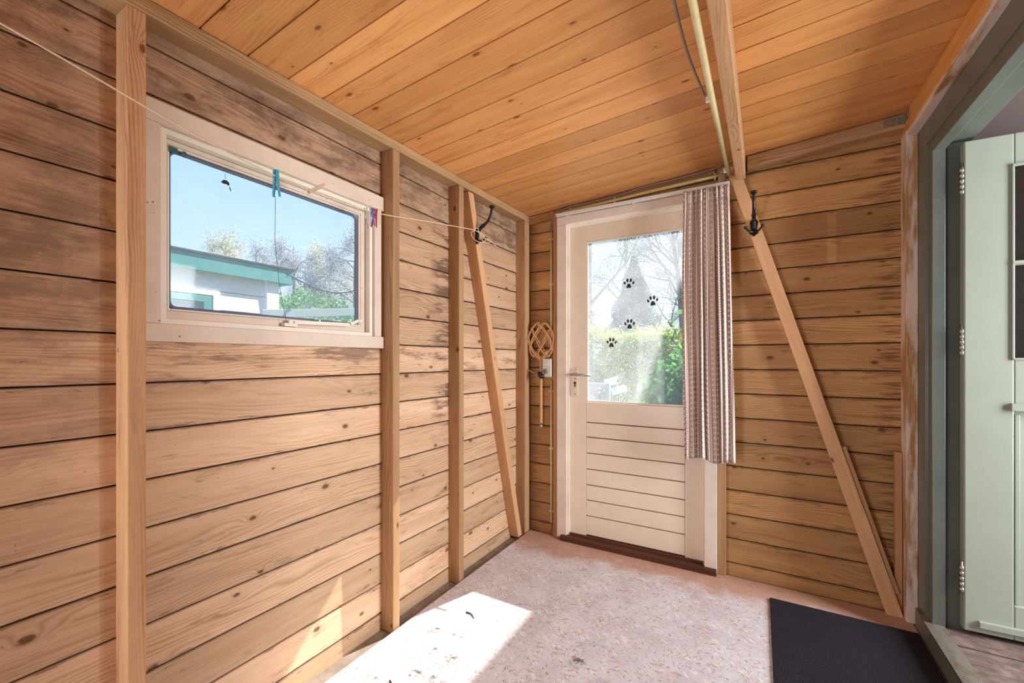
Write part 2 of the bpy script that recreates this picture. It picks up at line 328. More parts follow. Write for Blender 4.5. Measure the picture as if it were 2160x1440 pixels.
def mat_curtain():
    N = NT('brown printed curtain cloth'); u, v, w = N.sep(N.attr('grain').outputs['Vector'])
    P = .135
    f = N.ma('FRACT', N.mul(u, 1 / P))                       # 0..1 across one repeat
    yv = N.ma('FRACT', N.mul(v, 1 / .029))
    def cell(c, hw):                                           # local x in -1..1 about band centre
        return N.mul(N.sub(f, c), 1 / hw)
    base = lin(238, 222, 210); brown = lin(108, 66, 58)
    # band A: circles joined by crosses
    la = cell(.17, .13); ya = N.mul(N.sub(yv, .5), 2)
    ra = N.ma('SQRT', N.add(N.mul(la, la), N.mul(ya, N.mul(ya, .55))))
    inA = N.sub(1, N.ss(N.ma('ABSOLUTE', la), .96, 1.0))
    ringA = N.mul(N.ss(ra, .36, .40), N.sub(1, N.ss(ra, .54, .58)))
    xx = N.ma('ABSOLUTE', N.sub(N.ma('ABSOLUTE', la), N.ma('ABSOLUTE', N.mul(N.sub(1, N.ma('ABSOLUTE', ya)), 1.0))))
    crossA = N.mul(N.sub(1, N.ss(xx, .12, .2)), N.ss(ra, .6, .64))
    dots = N.mul(N.ss(N.noise(N.xyz(N.mul(u, 700), N.mul(v, 700), 0), 1, 0, .5), .5, .56), N.ss(ra, .6, .66))
    A = N.mul(inA, N.ma('MAXIMUM', N.ma('MAXIMUM', ringA, crossA), N.mul(dots, .55)))
    # band B: small dotted sprigs
    lb = cell(.44, .09); yb = N.ma('FRACT', N.mul(v, 1 / .0145)); ybb = N.mul(N.sub(yb, .5), 2)
    rb = N.ma('SQRT', N.add(N.mul(lb, N.mul(lb, 2.2)), N.mul(ybb, ybb)))
    B = N.mul(N.sub(1, N.ss(N.ma('ABSOLUTE', lb), .9, 1)), N.sub(1, N.ss(rb, .35, .5)))
    B = N.ma('MAXIMUM', B, N.mul(N.mul(N.sub(1, N.ss(N.ma('ABSOLUTE', lb), .7, .8)), N.sub(1, N.ss(N.ma('ABSOLUTE', N.sub(N.ma('ABSOLUTE', ybb), .95)), .04, .1))), .8))
    # band C: medallions
    lc = cell(.75, .15); rc = N.ma('SQRT', N.add(N.mul(lc, lc), N.mul(ya, N.mul(ya, .8))))
    pet = N.mad(N.ma('SINE', N.mul(rc, 26)), .5, .5)
    C = N.mul(N.mul(N.sub(1, N.ss(rc, .7, .78)), N.ss(pet, .45, .6)), .8)
    l1 = N.sub(1, N.ss(N.ma('ABSOLUTE', N.sub(N.ma('ABSOLUTE', N.sub(f, .17)), .15)), .008, .014))
    l2 = N.sub(1, N.ss(N.ma('ABSOLUTE', N.sub(N.ma('ABSOLUTE', N.sub(f, .75)), .19)), .006, .012))
    k = N.ma('MAXIMUM', N.ma('MAXIMUM', A, B), N.ma('MAXIMUM', C, N.ma('MAXIMUM', l1, N.mul(l2, .8))))
    col = N.mix(N.mul(inA, .25), base, lin(190, 150, 136)); col = N.mix(N.mul(k, .85), col, brown)
    wv = N.noise(N.xyz(N.mul(u, 900), N.mul(v, 900), 0), 1, 1, .5)
    d = N.bsdf(col, .85, 0, .15, N.bump(wv, .2, .0006))
    t = N.n('ShaderNodeBsdfTranslucent'); N.put(t.inputs[0], col)
    mx = N.n('ShaderNodeMixShader'); mx.inputs[0].default_value = .12; N.t.links.new(d, mx.inputs[1]); N.t.links.new(t.outputs[0], mx.inputs[2])
    return N.out(mx.outputs[0])
M['curtain'] = mat_curtain()
def leafmat(name, c1, c2):
    N = NT(name); x, y, z = N.pos(); n = N.noise(N.xyz(x, y, z), 9, 3, .7)
    col = N.mix(N.ss(n, .35, .65), lin(*c1), lin(*c2))
    t = N.n('ShaderNodeBsdfTranslucent'); N.put(t.inputs[0], col); d = N.n('ShaderNodeBsdfDiffuse'); N.put(d.inputs[0], col)
    mx = N.n('ShaderNodeMixShader'); mx.inputs[0].default_value = .6; N.t.links.new(d.outputs[0], mx.inputs[1]); N.t.links.new(t.outputs[0], mx.inputs[2])
    return N.out(mx.outputs[0])
M['privet'] = leafmat('privet leaves', (214, 218, 130), (140, 158, 84))
M['laurel'] = leafmat('laurel leaves', (130, 178, 104), (70, 122, 78))
M['conifer'] = leafmat('conifer foliage', (72, 108, 112), (44, 74, 80))
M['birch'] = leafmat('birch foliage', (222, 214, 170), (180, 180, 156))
M['birch2'] = leafmat('birch twigs', (196, 198, 200), (160, 166, 174))  # birch tones paled, washed-out haze put into the leaf colour
M['blossom'] = leafmat('pink blossom', (214, 168, 176), (190, 150, 160))

# ------------------------------------------------------------------ mesh builder
ORG = {}
class MB:
    def __init__(s): s.v = []; s.f = []; s.g = []; s.t = []; s.sm = []
    def addv(s, vs, gs, fs, tint=None, smooth=False):
        b = len(s.v); tint = random.random() if tint is None else tint
        s.v += [tuple(q) for q in vs]; s.g += [tuple(q) for q in gs]; s.t += [tint] * len(vs)
        s.f += [tuple(i + b for i in f) for f in fs]; s.sm += [smooth] * len(fs); return s
    def box(s, x0, x1, y0, y1, z0, z1, ax=None, off=None, tint=None, fn=None):
        x0, x1 = sorted((x0, x1)); y0, y1 = sorted((y0, y1)); z0, z1 = sorted((z0, z1))
        vs = [(x, y, z) for z in (z0, z1) for y in (y0, y1) for x in (x0, x1)]
        d = (x1 - x0, y1 - y0, z1 - z0)
        if ax is None: ax = d.index(max(d))
        o = [k for k in range(3) if k != ax]
        if ax == 0: o = [2, 1]
        if ax == 1: o = [2, 0]
        if off is None: off = (random.uniform(0, 40), random.uniform(0, 40), random.uniform(0, 40))
        gs = [(p[ax] + off[0], p[o[0]] + off[1], p[o[1]] + off[2]) for p in vs]
        if fn: vs = [fn(*p) for p in vs]
        return s.addv(vs, gs, [(0, 2, 3, 1), (4, 5, 7, 6), (0, 1, 5, 4), (2, 6, 7, 3), (0, 4, 6, 2), (1, 3, 7, 5)], tint)
    def ring(s, x0, x1, outer, inner):                                # rectangular frame in the y-z plane, x0..x1 thick
        n0 = len(s.v); off = [random.uniform(0, 40) for _ in range(3)]; vs = []
        for x in (x0, x1):
            for (a, b, c, d) in (outer, inner): vs += [(x, a, c), (x, b, c), (x, b, d), (x, a, d)]
        fs = []
        for i in range(4):
            j = (i + 1) % 4
            fs += [(i, j, 4 + j, 4 + i), (8 + j, 8 + i, 12 + i, 12 + j), (i, 8 + i, 8 + j, j), (4 + j, 12 + j, 12 + i, 4 + i)]
        return s.addv(vs, [(v[1] + off[0], v[2] + off[1], v[0]) for v in vs], fs)
    def bar(s, p, q, w, h, up=(0, 0, 1), tint=None, cut=None):       # oriented box from p to q
        p = Vector(p); q = Vector(q); d = (q - p); L = d.length; d.normalize(); up = Vector(up)
        a = d.cross(up).normalized(); b = a.cross(d).normalized()
        off = [random.uniform(0, 40) for _ in range(3)]
        vs = []; gs = []
        for t in (0, L):
            for i, j in ((-1, -1), (1, -1), (1, 1), (-1, 1)):
                vs.append(p + d * t + a * (i * w / 2) + b * (j * h / 2)); gs.append((t + off[0], i * w / 2 + off[1], j * h / 2 + off[2]))
        return s.addv(vs, gs, [(0, 1, 2, 3), (7, 6, 5, 4), (0, 4, 5, 1), (1, 5, 6, 2), (2, 6, 7, 3), (3, 7, 4, 0)], tint)
    def prism(s, poly, axis, a0, a1, grain=True, tint=None):           # poly in the other two axes (order x,y,z minus axis)
        n = len(poly); vs = []; gs = []; off = [random.uniform(0, 40) for _ in range(3)]
        for a in (a0, a1):
            for (p, q) in poly:
                c = [p, q]; c.insert(axis, a); vs.append(c); gs.append((a + off[0], p + off[1], q + off[2]))
        fs = [tuple(range(n)), tuple(range(2 * n - 1, n - 1, -1))] + [(i, i + n, (i + 1) % n + n, (i + 1) % n) for i in range(n)]
        return s.addv(vs, gs, fs, tint)
    def tube(s, pts, r, n=8, closed=False, cap=True, tint=None, scale=None):
        P = [Vector(p) for p in pts]; m = len(P); vs = []; gs = []; L = 0; prev = None
        R = r if hasattr(r, '__len__') else [r] * m
        off = random.uniform(0, 40)
        for i in range(m):
            if closed: t = P[(i + 1) % m] - P[i - 1]
            else: t = P[min(i + 1, m - 1)] - P[max(i - 1, 0)]
            t.normalize()
            if prev is None:
                a = t.orthogonal().normalized()
            else:
                a = (prev - t * prev.dot(t)).normalized()
            prev = a; b = t.cross(a)
            if i: L += (P[i] - P[i - 1]).length
            for k in range(n):
                an = 2 * PI * k / n; vs.append(P[i] + (a * math.cos(an) + b * math.sin(an)) * R[i]); gs.append((L + off, math.cos(an) * R[i], math.sin(an) * R[i]))
        fs = []
        for i in range(m if closed else m - 1):
            j = (i + 1) % m
            for k in range(n): fs.append((i * n + k, i * n + (k + 1) % n, j * n + (k + 1) % n, j * n + k))
        if cap and not closed: fs += [tuple(range(n - 1, -1, -1)), tuple(range((m - 1) * n, m * n))]
        return s.addv(vs, gs, fs, tint, True)
    def ball(s, c, r, n=12, sc=(1, 1, 1), tint=None):
        vs = []; gs = []; c = Vector(c)
        m = n // 2
        for i in range(m + 1):
            th = PI * i / m
            for k in range(n):
                a = 2 * PI * k / n; v = Vector((math.sin(th) * math.cos(a) * sc[0], math.sin(th) * math.sin(a) * sc[1], math.cos(th) * sc[2])) * r
                vs.append(c + v); gs.append(tuple(v))
        fs = [(i * n + k, (i + 1) * n + k, (i + 1) * n + (k + 1) % n, i * n + (k + 1) % n) for i in range(m) for k in range(n)]
        return s.addv(vs, gs, fs, tint, True)
    def build(s, name, mat, parent=None, bevel=0, origin=None):
        me = bpy.data.meshes.new(name); V = np.array(s.v, float)
        if parent is not None: org = ORG[parent]
        elif origin is not None: org = Vector(origin)
        else: org = Vector(((V[:, 0].min() + V[:, 0].max()) / 2, (V[:, 1].min() + V[:, 1].max()) / 2, V[:, 2].min()))
        me.from_pydata([tuple(p) for p in (V - np.array(org))], [], s.f)
        a = me.attributes.new('grain', 'FLOAT_VECTOR', 'POINT'); a.data.foreach_set('vector', np.array(s.g, np.float32).ravel())
        a = me.attributes.new('tint', 'FLOAT', 'POINT'); a.data.foreach_set('value', np.array(s.t, np.float32))
        me.polygons.foreach_set('use_smooth', np.array(s.sm, bool)); me.update()
        if isinstance(mat, str): mat = M[mat]
        me.materials.append(mat)
        o = bpy.data.objects.new(name, me); COL.objects.link(o); ORG[o] = org
        if parent is not None: o.parent = parent
        else: o.location = org
        if bevel:
            b = o.modifiers.new('bevel', 'BEVEL'); b.width = bevel; b.segments = 2; b.limit_method = 'ANGLE'; b.angle_limit = .6
        return o
def tag(o, label=None, cat=None, group=None, kind=None):
    if label: o['label'] = label
    if cat: o['category'] = cat
    if group: o['group'] = group
    if kind: o['kind'] = kind
    return o
def empty(name, loc, label=None, cat=None, group=None, kind=None):
    o = bpy.data.objects.new(name, None); COL.objects.link(o); o.location = loc; o.empty_display_size = .1; ORG[o] = Vector(loc)
    return tag(o, label, cat, group, kind)
def struct(o, label, cat='structure'): return tag(o, label, cat, None, 'structure')
B = MB
XL, YB, SP = -1.480, 2.668, .13514
def zc(x, y): return 2.150 + .0245 * y + .0645 * (x + 1.41)
def shear(x, y, z): return (x, y, z + zc(x, y))
def sub_iv(iv, cut):
    out = []
    for a, b in iv:
        if cut[1] <= a or cut[0] >= b: out.append((a, b)); continue
        if cut[0] > a: out.append((a, cut[0]))
        if cut[1] < b: out.append((cut[1], b))
    return out
def board_wall(mb, fixed, thick, axis, a0, a1, z_first, z_lo, z_hi, opens, sgn, gap=.0045):
    k0 = math.floor((z_lo - z_first) / SP) - 1; k1 = math.ceil((z_hi - z_first) / SP) + 1
    for k in range(k0, k1):
        za, zb = z_first + k * SP + gap, z_first + (k + 1) * SP
        za, zb = max(za, z_lo), min(zb, z_hi)
        if zb - za < .004: continue
        off = (random.uniform(0, 40), random.uniform(0, 40), random.uniform(0, 40)); ti = random.random()
        js = random.uniform(-.0012, .0012)
        cuts = sorted({za, zb, *[z for (_, _, o0, o1) in opens for z in (o0, o1) if za < z < zb]})
        for c0, c1 in zip(cuts[:-1], cuts[1:]):
            iv = [(a0, a1)]
            for (p, q, o0, o1) in opens:
                if o0 < (c0 + c1) / 2 < o1: iv = sub_iv(iv, (p, q))
            for p, q in iv:
                f0, f1 = fixed + js, fixed - sgn * thick
                def tilt(x, y, z, f0=f0, za=za):
                    t = (zb - z) / SP * .0022 * sgn
                    if axis == 1 and abs(x - f0) < 1e-6: return (x + t, y, z)
                    if axis == 0 and abs(y - f0) < 1e-6: return (x, y + t, z)
                    return (x, y, z)
                if axis == 1: mb.box(f0, f1, p, q, c0, c1, 1, off, ti, tilt)
                else: mb.box(p, q, f0, f1, c0, c1, 0, off, ti, tilt)

# ================================================================== SETTING
mb = B(); mb.box(-1.395, .605, -1.6, 2.640, -.018, 0); struct(mb.build('floor', 'osb'), 'dusty pinkish chipboard floor of the porch', 'floor')
mb = B(); mb.box(-1.52, -1.393, -1.6, 2.66, -.14, -.022); struct(mb.build('trim_1', 'concrete'), 'dirty concrete strip between the chipboard floor and the left wall', 'floor edge')
mb = B(); mb.box(-1.395, .66, -1.6, 2.70, -.14, -.019); struct(mb.build('trim_2', 'gap'), 'dark sub floor under the chipboard', 'floor')
# left wall
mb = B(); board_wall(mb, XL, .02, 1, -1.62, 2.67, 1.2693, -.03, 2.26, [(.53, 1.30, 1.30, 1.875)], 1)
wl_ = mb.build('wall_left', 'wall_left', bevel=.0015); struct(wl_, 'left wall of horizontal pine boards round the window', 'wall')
mb = B()
for (a, b, c, d) in ((-1.62, .53, -.14, 2.3), (1.30, 2.72, -.14, 2.3), (.53, 1.30, -.14, 1.30), (.53, 1.30, 1.875, 2.3)): mb.box(XL - .012, XL - .03, a, b, c, d)
mb.build('wall_backing', 'gap', wl_)
# back wall
DX0, DX1, DZ = -1.115, -.262, 2.115
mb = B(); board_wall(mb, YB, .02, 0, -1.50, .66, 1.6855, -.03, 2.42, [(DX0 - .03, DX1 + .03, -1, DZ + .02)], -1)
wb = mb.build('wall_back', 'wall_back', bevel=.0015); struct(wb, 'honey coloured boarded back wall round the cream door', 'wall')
mb = B()
for (a, b, c, d) in ((-1.52, DX0 - .03, -.14, 2.5), (DX1 + .03, .70, -.14, 2.5), (DX0 - .03, DX1 + .03, DZ + .02, 2.5)): mb.box(a, b, YB + .012, YB + .03, c, d)
mb.build('wall_backing', 'gap', wb)
# ceiling: boards run across the porch
mb = B()
y = .601 - .134 * 17
while y < YB - .01:
    y1 = min(y + .134, YB + .02)
    off = tuple(random.uniform(0, 40) for _ in range(3)); ti = random.random()
    mb.box(-1.50, .66, y + .0042, y1, 0, .016, 0, off, ti, shear); y += .134
ce = mb.build('ceiling', 'ceiling', bevel=.001); struct(ce, 'sloping ceiling of orange varnished tongue and groove boards', 'ceiling')
mb = B(); mb.box(-1.60, .72, -1.7, 2.76, .010, .05, fn=shear); mb.build('roof_deck', 'gap', ce)
# right wall beside the house door, rear wall with an added opening, no glass
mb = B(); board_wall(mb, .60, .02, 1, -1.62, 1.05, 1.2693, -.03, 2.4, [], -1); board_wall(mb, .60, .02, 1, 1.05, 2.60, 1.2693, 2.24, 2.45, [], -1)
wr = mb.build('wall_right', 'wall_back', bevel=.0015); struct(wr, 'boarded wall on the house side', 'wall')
mb = B()
for (a, b, c, d) in ((-1.62, 1.07, -.1, 2.5), (1.07, 2.72, 2.27, 2.5), (2.585, 2.72, -.1, 2.3)): mb.box(.641, .66, a, b, c, d)
mb.build('wall_backing', 'gap', wr)
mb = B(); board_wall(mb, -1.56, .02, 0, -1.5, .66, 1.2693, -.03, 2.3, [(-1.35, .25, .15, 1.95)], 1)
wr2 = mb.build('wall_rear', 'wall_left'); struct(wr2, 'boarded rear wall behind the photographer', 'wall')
mb = B(); mb.box(-1.6, .7, -1.62, -1.59, -.2, 2.5); mb.build('wall_backing', 'gap', wr2)
# hall of the house beyond the green door
mb = B(); mb.box(.668, 2.6, -.6, 2.95, -.1, .080); struct(mb.build('floor', 'tile'), 'brown stone look floor tiles in the hall behind the green door', 'floor')
mb = B(); mb.box(.66, 2.6, 2.62, 2.66, .0, 2.9); struct(mb.build('wall_hall_back', 'mauve'), 'dim mauve hall wall behind the pale green door', 'wall')
mb = B(); mb.box(2.4, 2.46, -.6, 2.8, .0, 2.9); struct(mb.build('wall_hall_right', 'mauve'), 'dim hall wall', 'wall')
mb = B(); mb.box(.66, 2.6, -.66, -.6, .0, 2.9); struct(mb.build('wall_hall_rear', 'mauve'), 'hall wall out of sight', 'wall')
mb = B(); mb.box(.661, 2.6, -.6, 2.72, 2.55, 2.6); struct(mb.build('ceiling', 'mauve'), 'dim mauve hall ceiling above the green door', 'ceiling')

# ================================================================== DOOR 1 (garden door)
d1 = empty('door_1', (-.69, 2.66, 0)); struct(d1, 'cream half glazed garden door in a weathered white casing', 'door')
lf = B()                                                             # leaf
YL = 2.650
gx0, gx1, gz0, gz1 = -.985, -.375, .922, 1.978
lx0, lx1, lz0, lz1 = -1.103, -.274, .042, 2.098
lf.box(lx0, gx0, YL, YL + .04, lz0, lz1); lf.box(gx1, lx1, YL, YL + .04, lz0, lz1); lf.box(gx0, gx1, YL, YL + .04, gz1, lz1)
leaf = lf.build('door_leaf', 'cream', d1, bevel=.0015)
pl = B(); zs = [.922, .787, .690, .585, .480, .376, .275, .172, .045]
for i, (a, b) in enumerate(zip(zs[:-1], zs[1:])):
    pl.prism([(YL + .001, a - .001), (YL + .034, a - .001), (YL + .034, b + .0035), (YL + .005, b + .0035), (YL + .001, b + .008)], 0, gx0 + .0012, gx1 - .0012)
pl.build('plank_panel', 'cream', leaf, bevel=.0015)
bk_ = B(); bk_.box(gx0 + .001, gx1 - .001, YL + .0345, YL + .038, .046, .92); bk_.build('panel_backing', 'gap', leaf)  # dark sheet puts the shadow of the plank grooves into the colour
bd = B()
bd.ring(YL + .002, YL + .014, (gx0 + .0005, gx1 - .0005, gz0 + .0005, gz1 - .0005), (gx0 + .012, gx1 - .012, gz0 + .012, gz1 - .012)); bd.v = [(y, x, z) for (x, y, z) in bd.v]
bd.build('glazing_bead', 'winlight', leaf, bevel=.003)
g = B(); g.box(gx0 + .003, gx1 - .003, YL + .016, YL + .019, gz0 + .003, gz1 - .003); g.build('glass_pane', 'glass_door', leaf)
cs = B()
cs.box(-1.178, -1.108, 2.612, 2.668, .010, 2.103); cs.box(-.268, -.202, 2.612, 2.668, .004, 2.103); cs.box(-1.178, -.202, 2.610, 2.668, 2.104, 2.158)
cs.box(-1.110, -1.100, 2.632, 2.70, .010, 2.103); cs.box(-.274, -.262, 2.632, 2.70, .010, 2.103)
cs.build('door_casing', 'casing', d1, bevel=.003)
rb = B(); rb.prism([(2.612, 2.106), (2.646, 2.082), (2.668, 2.106)], 0, -1.108, -.268); rb.box(-1.12, -.255, 2.66, 2.70, 2.09, 2.13); rb.build('head_stop', 'winlight', d1, bevel=.001)
th = B(); th.box(-1.145, -.205, 2.585, 2.70, -.015, .032); th.box(-1.11, -.262, 2.64, 2.70, .03, .044); th.build('threshold', 'dark', d1, bevel=.003)
hp = B(); hp.box(-1.080, -1.040, YL - .008, YL, .960, 1.145); plate = hp.build('handle_plate', M['casing'], leaf, bevel=.002); plate['label'] = 'worn cream painted lock plate'
hh = B()
hh.tube([(-1.063, YL - .006, 1.106), (-1.063, YL - .045, 1.104)], .009, 12); hh.tube([(-1.074, YL - .046, 1.103), (-1.050, YL - .047, 1.1035), (-.99, YL - .046, 1.100), (-.935, YL - .044, 1.097)], [.008, .009, .0065, .006], 12)
x = hh.build('door_handle', 'metal', plate); x['label'] = 'steel lever handle'
kh = B(); kh.tube([(-1.060, YL - .009, 1.047), (-1.060, YL - .0075, 1.047)], .009, 14); kh.box(-1.0645, -1.0555, YL - .0090, YL - .0075, 1.018, 1.045)
for zz in (1.075, .972): kh.tube([(-1.060, YL - .0095, zz), (-1.060, YL - .0075, zz)], .0035, 10)
kh.build('keyhole', 'dark', plate)

# ================================================================== WINDOW 1
w1 = empty('window_1', (XL, .92, 1.25)); struct(w1, 'old white painted window looking onto the neighbouring shed', 'window')
cs = B(); xf = XL + .022
cs.box(XL - .002, xf, .479, 1.353, 1.868, 1.930, 1); cs.box(XL - .002, xf, .479, 1.353, 1.252, 1.303, 1)
cs.box(XL - .002, xf - .002, .479, .530, 1.303, 1.868, 2); cs.box(XL - .002, xf - .002, 1.300, 1.338, 1.303, 1.868, 2)
cs.build('window_casing', 'win', w1, bevel=.002)
fr = B(); fr.ring(XL - .075, XL + .006, (.530, 1.300, 1.303, 1.868), (.548, 1.283, 1.320, 1.852))
fr.build('window_frame', 'winlight', w1, bevel=.002)
sa = B(); SX = XL - .022
sa.ring(SX - .035, SX, (.549, 1.282, 1.321, 1.851), (.560, 1.258, 1.346, 1.836))
sash = sa.build('sash', 'win', w1, bevel=.002)
bd = B(); bd.ring(SX - .012, SX - .002, (.5605, 1.2575, 1.3465, 1.8355), (.566, 1.252, 1.352, 1.830))
bd.build('glazing_bead', 'winlight', sash, bevel=.002)
se = B()
pts = []
ry0, ry1, rz0, rz1, rr = .569, 1.249, 1.355, 1.827, .022
for (cy, cz, a0) in ((ry1 - rr, rz0 + rr, -90), (ry1 - rr, rz1 - rr, 0), (ry0 + rr, rz1 - rr, 90), (ry0 + rr, rz0 + rr, 180)):
    for i in range(7):
        a = math.radians(a0 + 15 * i); pts.append((SX - .020, cy + rr * math.cos(a), cz + rr * math.sin(a)))
se.tube(pts, .0065, 6, closed=True); se.build('seal', 'rubber', sash)
g = B(); g.box(SX - .026, SX - .022, .562, 1.256, 1.348, 1.834); g.build('glass_pane', 'glass_win', sash)
st = B(); hx = XL + .004
st.bar((hx, .915, 1.338), (hx, 1.185, 1.347), .006, .014, (0, 0, 1)); st.bar((hx, 1.18, 1.347), (hx, 1.225, 1.368), .006, .012); st.bar((hx, 1.222, 1.367), (hx, 1.243, 1.366), .006, .010)
st.tube([(hx, .935, 1.338), (hx + .012, .935, 1.338)], .004, 8); st.tube([(hx, 1.04, 1.346), (hx, 1.04, 1.358)], .004, 8); st.box(XL - .02, hx, .90, .95, 1.322, 1.334)
sx = st.build('window_stay', 'winlight', w1, bevel=.001); sx['label'] = 'white painted metal stay bar along the bottom rail'
# ================================================================== TIMBERS
def stud(y0, y1, label, mat='stud', x1=-1.405, z0=-.02):
    mb = B(); mb.box(XL, x1, y0, y1, z0, 2.108 + .0245 * y0, 2); return tag(mb.build('wall_stud', mat, bevel=.003), label, 'post')
stud(.438, .478, 'upright timber stud left of the window, nearest the camera', 'stud')
stud(1.354, 1.394, 'upright timber stud just right of the window')
stud(1.835, 1.876, 'upright timber stud between the window and the slanting brace, carrying no window', 'stud')
stud(2.582, 2.645, 'corner stud where the left wall meets the door wall', 'stud')
mb = B(); mb.box(XL, -1.405, -1.58, 2.668, 2.108, 2.149, 1, fn=lambda x, y, z: (x, y, z + .0245 * y)); tag(mb.build('wall_plate', 'plate', bevel=.002), 'long horizontal beam on top of the left wall under the ceiling', 'beam')
mb = B(); mb.prism([(2.495, -.005), (2.548, -.005), (1.975, 2.150), (1.925, 2.150)], 0, XL + .001, -1.410)
for i in range(len(mb.g)):
    v = mb.v[i]; mb.g[i] = (v[2] + 3, v[1] + .264 * v[2] + 1, v[0])
tag(mb.build('corner_brace', 'brace', bevel=.003), 'slanting timber brace on the left wall near the corner, holding a black hook', 'brace')
mb = B(); r = lambda z: (.587 - .303 * z) * .9900
mb.prism([(r(0) - .062, .0), (r(0), .0), (r(2.262), 2.262), (r(2.262) - .062, 2.262)], 1, 2.610, 2.634)
for i in range(len(mb.g)):
    v = mb.v[i]; mb.g[i] = (v[2] + 9, v[0] + .303 * v[2] + 1, v[1])
tag(mb.build('diagonal_brace', 'brace', bevel=.002), 'long pale diagonal brace crossing the door wall right of the curtain', 'brace')
mb = B(); mb.bar((.361, 2.628, .772), (.560, 2.628, .105), .017, .020, (0, 1, 0)); tag(mb.build('wood_lath', 'brace', bevel=.001), 'thin orange lath tucked along the right edge of the diagonal brace', 'lath')
mb = B(); mb.bar((.5665, 2.646, .765), (.5672, 2.646, .004), .026, .024, (0, 1, 0)); tag(mb.build('wood_offcut', 'stud_dark', bevel=.001), 'short reddish offcut standing upright in the corner against the paint smeared post', 'lath')
# rafter
mb = B(); mb.prism([(-.125, -.122), (-.080, -.122), (-.080, 0), (-.125, 0)], 1, -1.58, 2.600)
mb.v = [(x + .008 * (y - .6), y, z + zc(-.1, y)) for (x, y, z) in mb.v]; mb.g = [(v[1] + 5, v[0] + 2, v[2]) for v in mb.v]
tag(mb.build('rafter', 'stud', bevel=.003), 'deep rafter running along the middle of the ceiling beside the cream conduit', 'beam')
# battens at the top of the back wall
def batten(x0, x1, h0, h1, ya, label, mat='stud_dark'):
    mb = B(); mb.box(x0, x1, ya, YB, h0, h1, 0, fn=lambda x, y, z: (x, y, z + zc(x, YB))); return tag(mb.build('batten', mat, bevel=.002), label, 'batten')
batten(-1.405, -1.213, -.058, -.006, 2.640, 'short batten under the ceiling in the left corner of the door wall')
batten(-1.213, -.215, -.052, -.004, 2.648, 'dark batten above the door behind the grey cable')
batten(-.055, .582, -.068, -.008, 2.600, 'batten under the ceiling right of the rafter, with a metal bracket at its end', 'stud')
mb = B(); mb.box(-1.178, -.215, 2.640, YB, 2.160, 2.196, 0); tag(mb.build('batten', 'honey', bevel=.002), 'narrow orange strip directly above the curtain rail', 'batten')
mb = B(); mb.box(-1.212, -1.179, 2.625, YB, 0, 2.20, 2); tag(mb.build('door_stud', 'stud_dark', bevel=.002), 'narrow timber stud between the cream conduit and the left door casing', 'post')
mb = B(); mb.box(-.200, -.160, 2.625, YB, 0, 2.255, 2); tag(mb.build('door_stud', 'stud', bevel=.002), 'narrow timber stud right of the door, mostly behind the curtain', 'post')
# house side: post, header, smeared strip
mb = B(); mb.box(.582, .622, 2.580, YB, 0, 2.25, 2); pst = mb.build('door_post', 'smear', bevel=.002); tag(pst, 'post smeared with white paint beside the dark green door frame', 'post')
mb = B(); mb.box(.582, .640, -1.58, YB, 2.250, 2.60, 1, fn=lambda x, y, z: (x, y, min(z, zc(x, y) - .001))); tag(mb.build('header_beam', 'honey', bevel=.003), 'orange header beam above the green door frame meeting the ceiling', 'beam')
mb = B(); mb.box(.586, .624, 1.06, 2.60, 2.226, 2.250, 1); tag(mb.build('paint_strip', 'smear', bevel=.002), 'paint streaked wooden strip between the orange header and the green frame', 'strip')
br = B(); zb_ = zc(.5, 2.6) - .008
br.box(.505, .580, 2.594, 2.599, zb_ - .040, zb_ - .004); br.box(.576, .581, 2.54, 2.599, zb_ - .034, zb_ + .004)
bk = br.build('corner_bracket', 'zinc', bevel=.001); tag(bk, 'galvanised steel angle bracket at the right end of the ceiling batten', 'bracket')
for (xx, dz) in ((.515, -.012), (.515, -.032), (.535, -.022), (.555, -.012), (.555, -.032)):
    s_ = B(); s_.tube([(xx, 2.5945, zb_ + dz), (xx, 2.5915, zb_ + dz)], .0035, 8); s_.build('screw', 'metal', bk)

# ================================================================== DOOR 2 (green house door)
d2 = empty('door_2', (.66, 2.5, 0)); struct(d2, 'pale green panelled house door standing open in its dark green frame', 'door')
prof = [(.622, 2.58), (.622, 2.483), (.630, 2.483), (.630, 2.435), (.672, 2.435), (.672, 2.462), (.76, 2.462), (.76, 2.60), (.66, 2.60)]
fm = B(); vs = []; n = len(prof)
for st_ in range(4):
    for (x, y) in prof:
        o_ = 2.58 - y; vs.append((x, 2.58 - o_ if st_ < 2 else 1.175 + o_, 0 if st_ in (0, 3) else 2.225 - o_))
fm.addv(vs, vs, [(k * n + i, k * n + (i + 1) % n, (k + 1) * n + (i + 1) % n, (k + 1) * n + i) for k in range(3) for i in range(n)] + [tuple(range(n - 1, -1, -1)), tuple(range(3 * n, 4 * n))])
fm.build('door_frame', 'green_dark', d2, bevel=.0025)
kb = B(); kb.box(.606, .628, 1.12, 2.56, .0, .086); kb.build('kerb', 'green_dark', d2, bevel=.003)
kt = B(); kt.prism([(.628, .080), (.668, .080), (.668, .087), (.632, .089), (.606, .086), (.606, .080)], 1, 1.12, 2.50); x = kt.build('threshold_tread', 'tread', d2); x['label'] = 'ribbed aluminium tread worn bare'
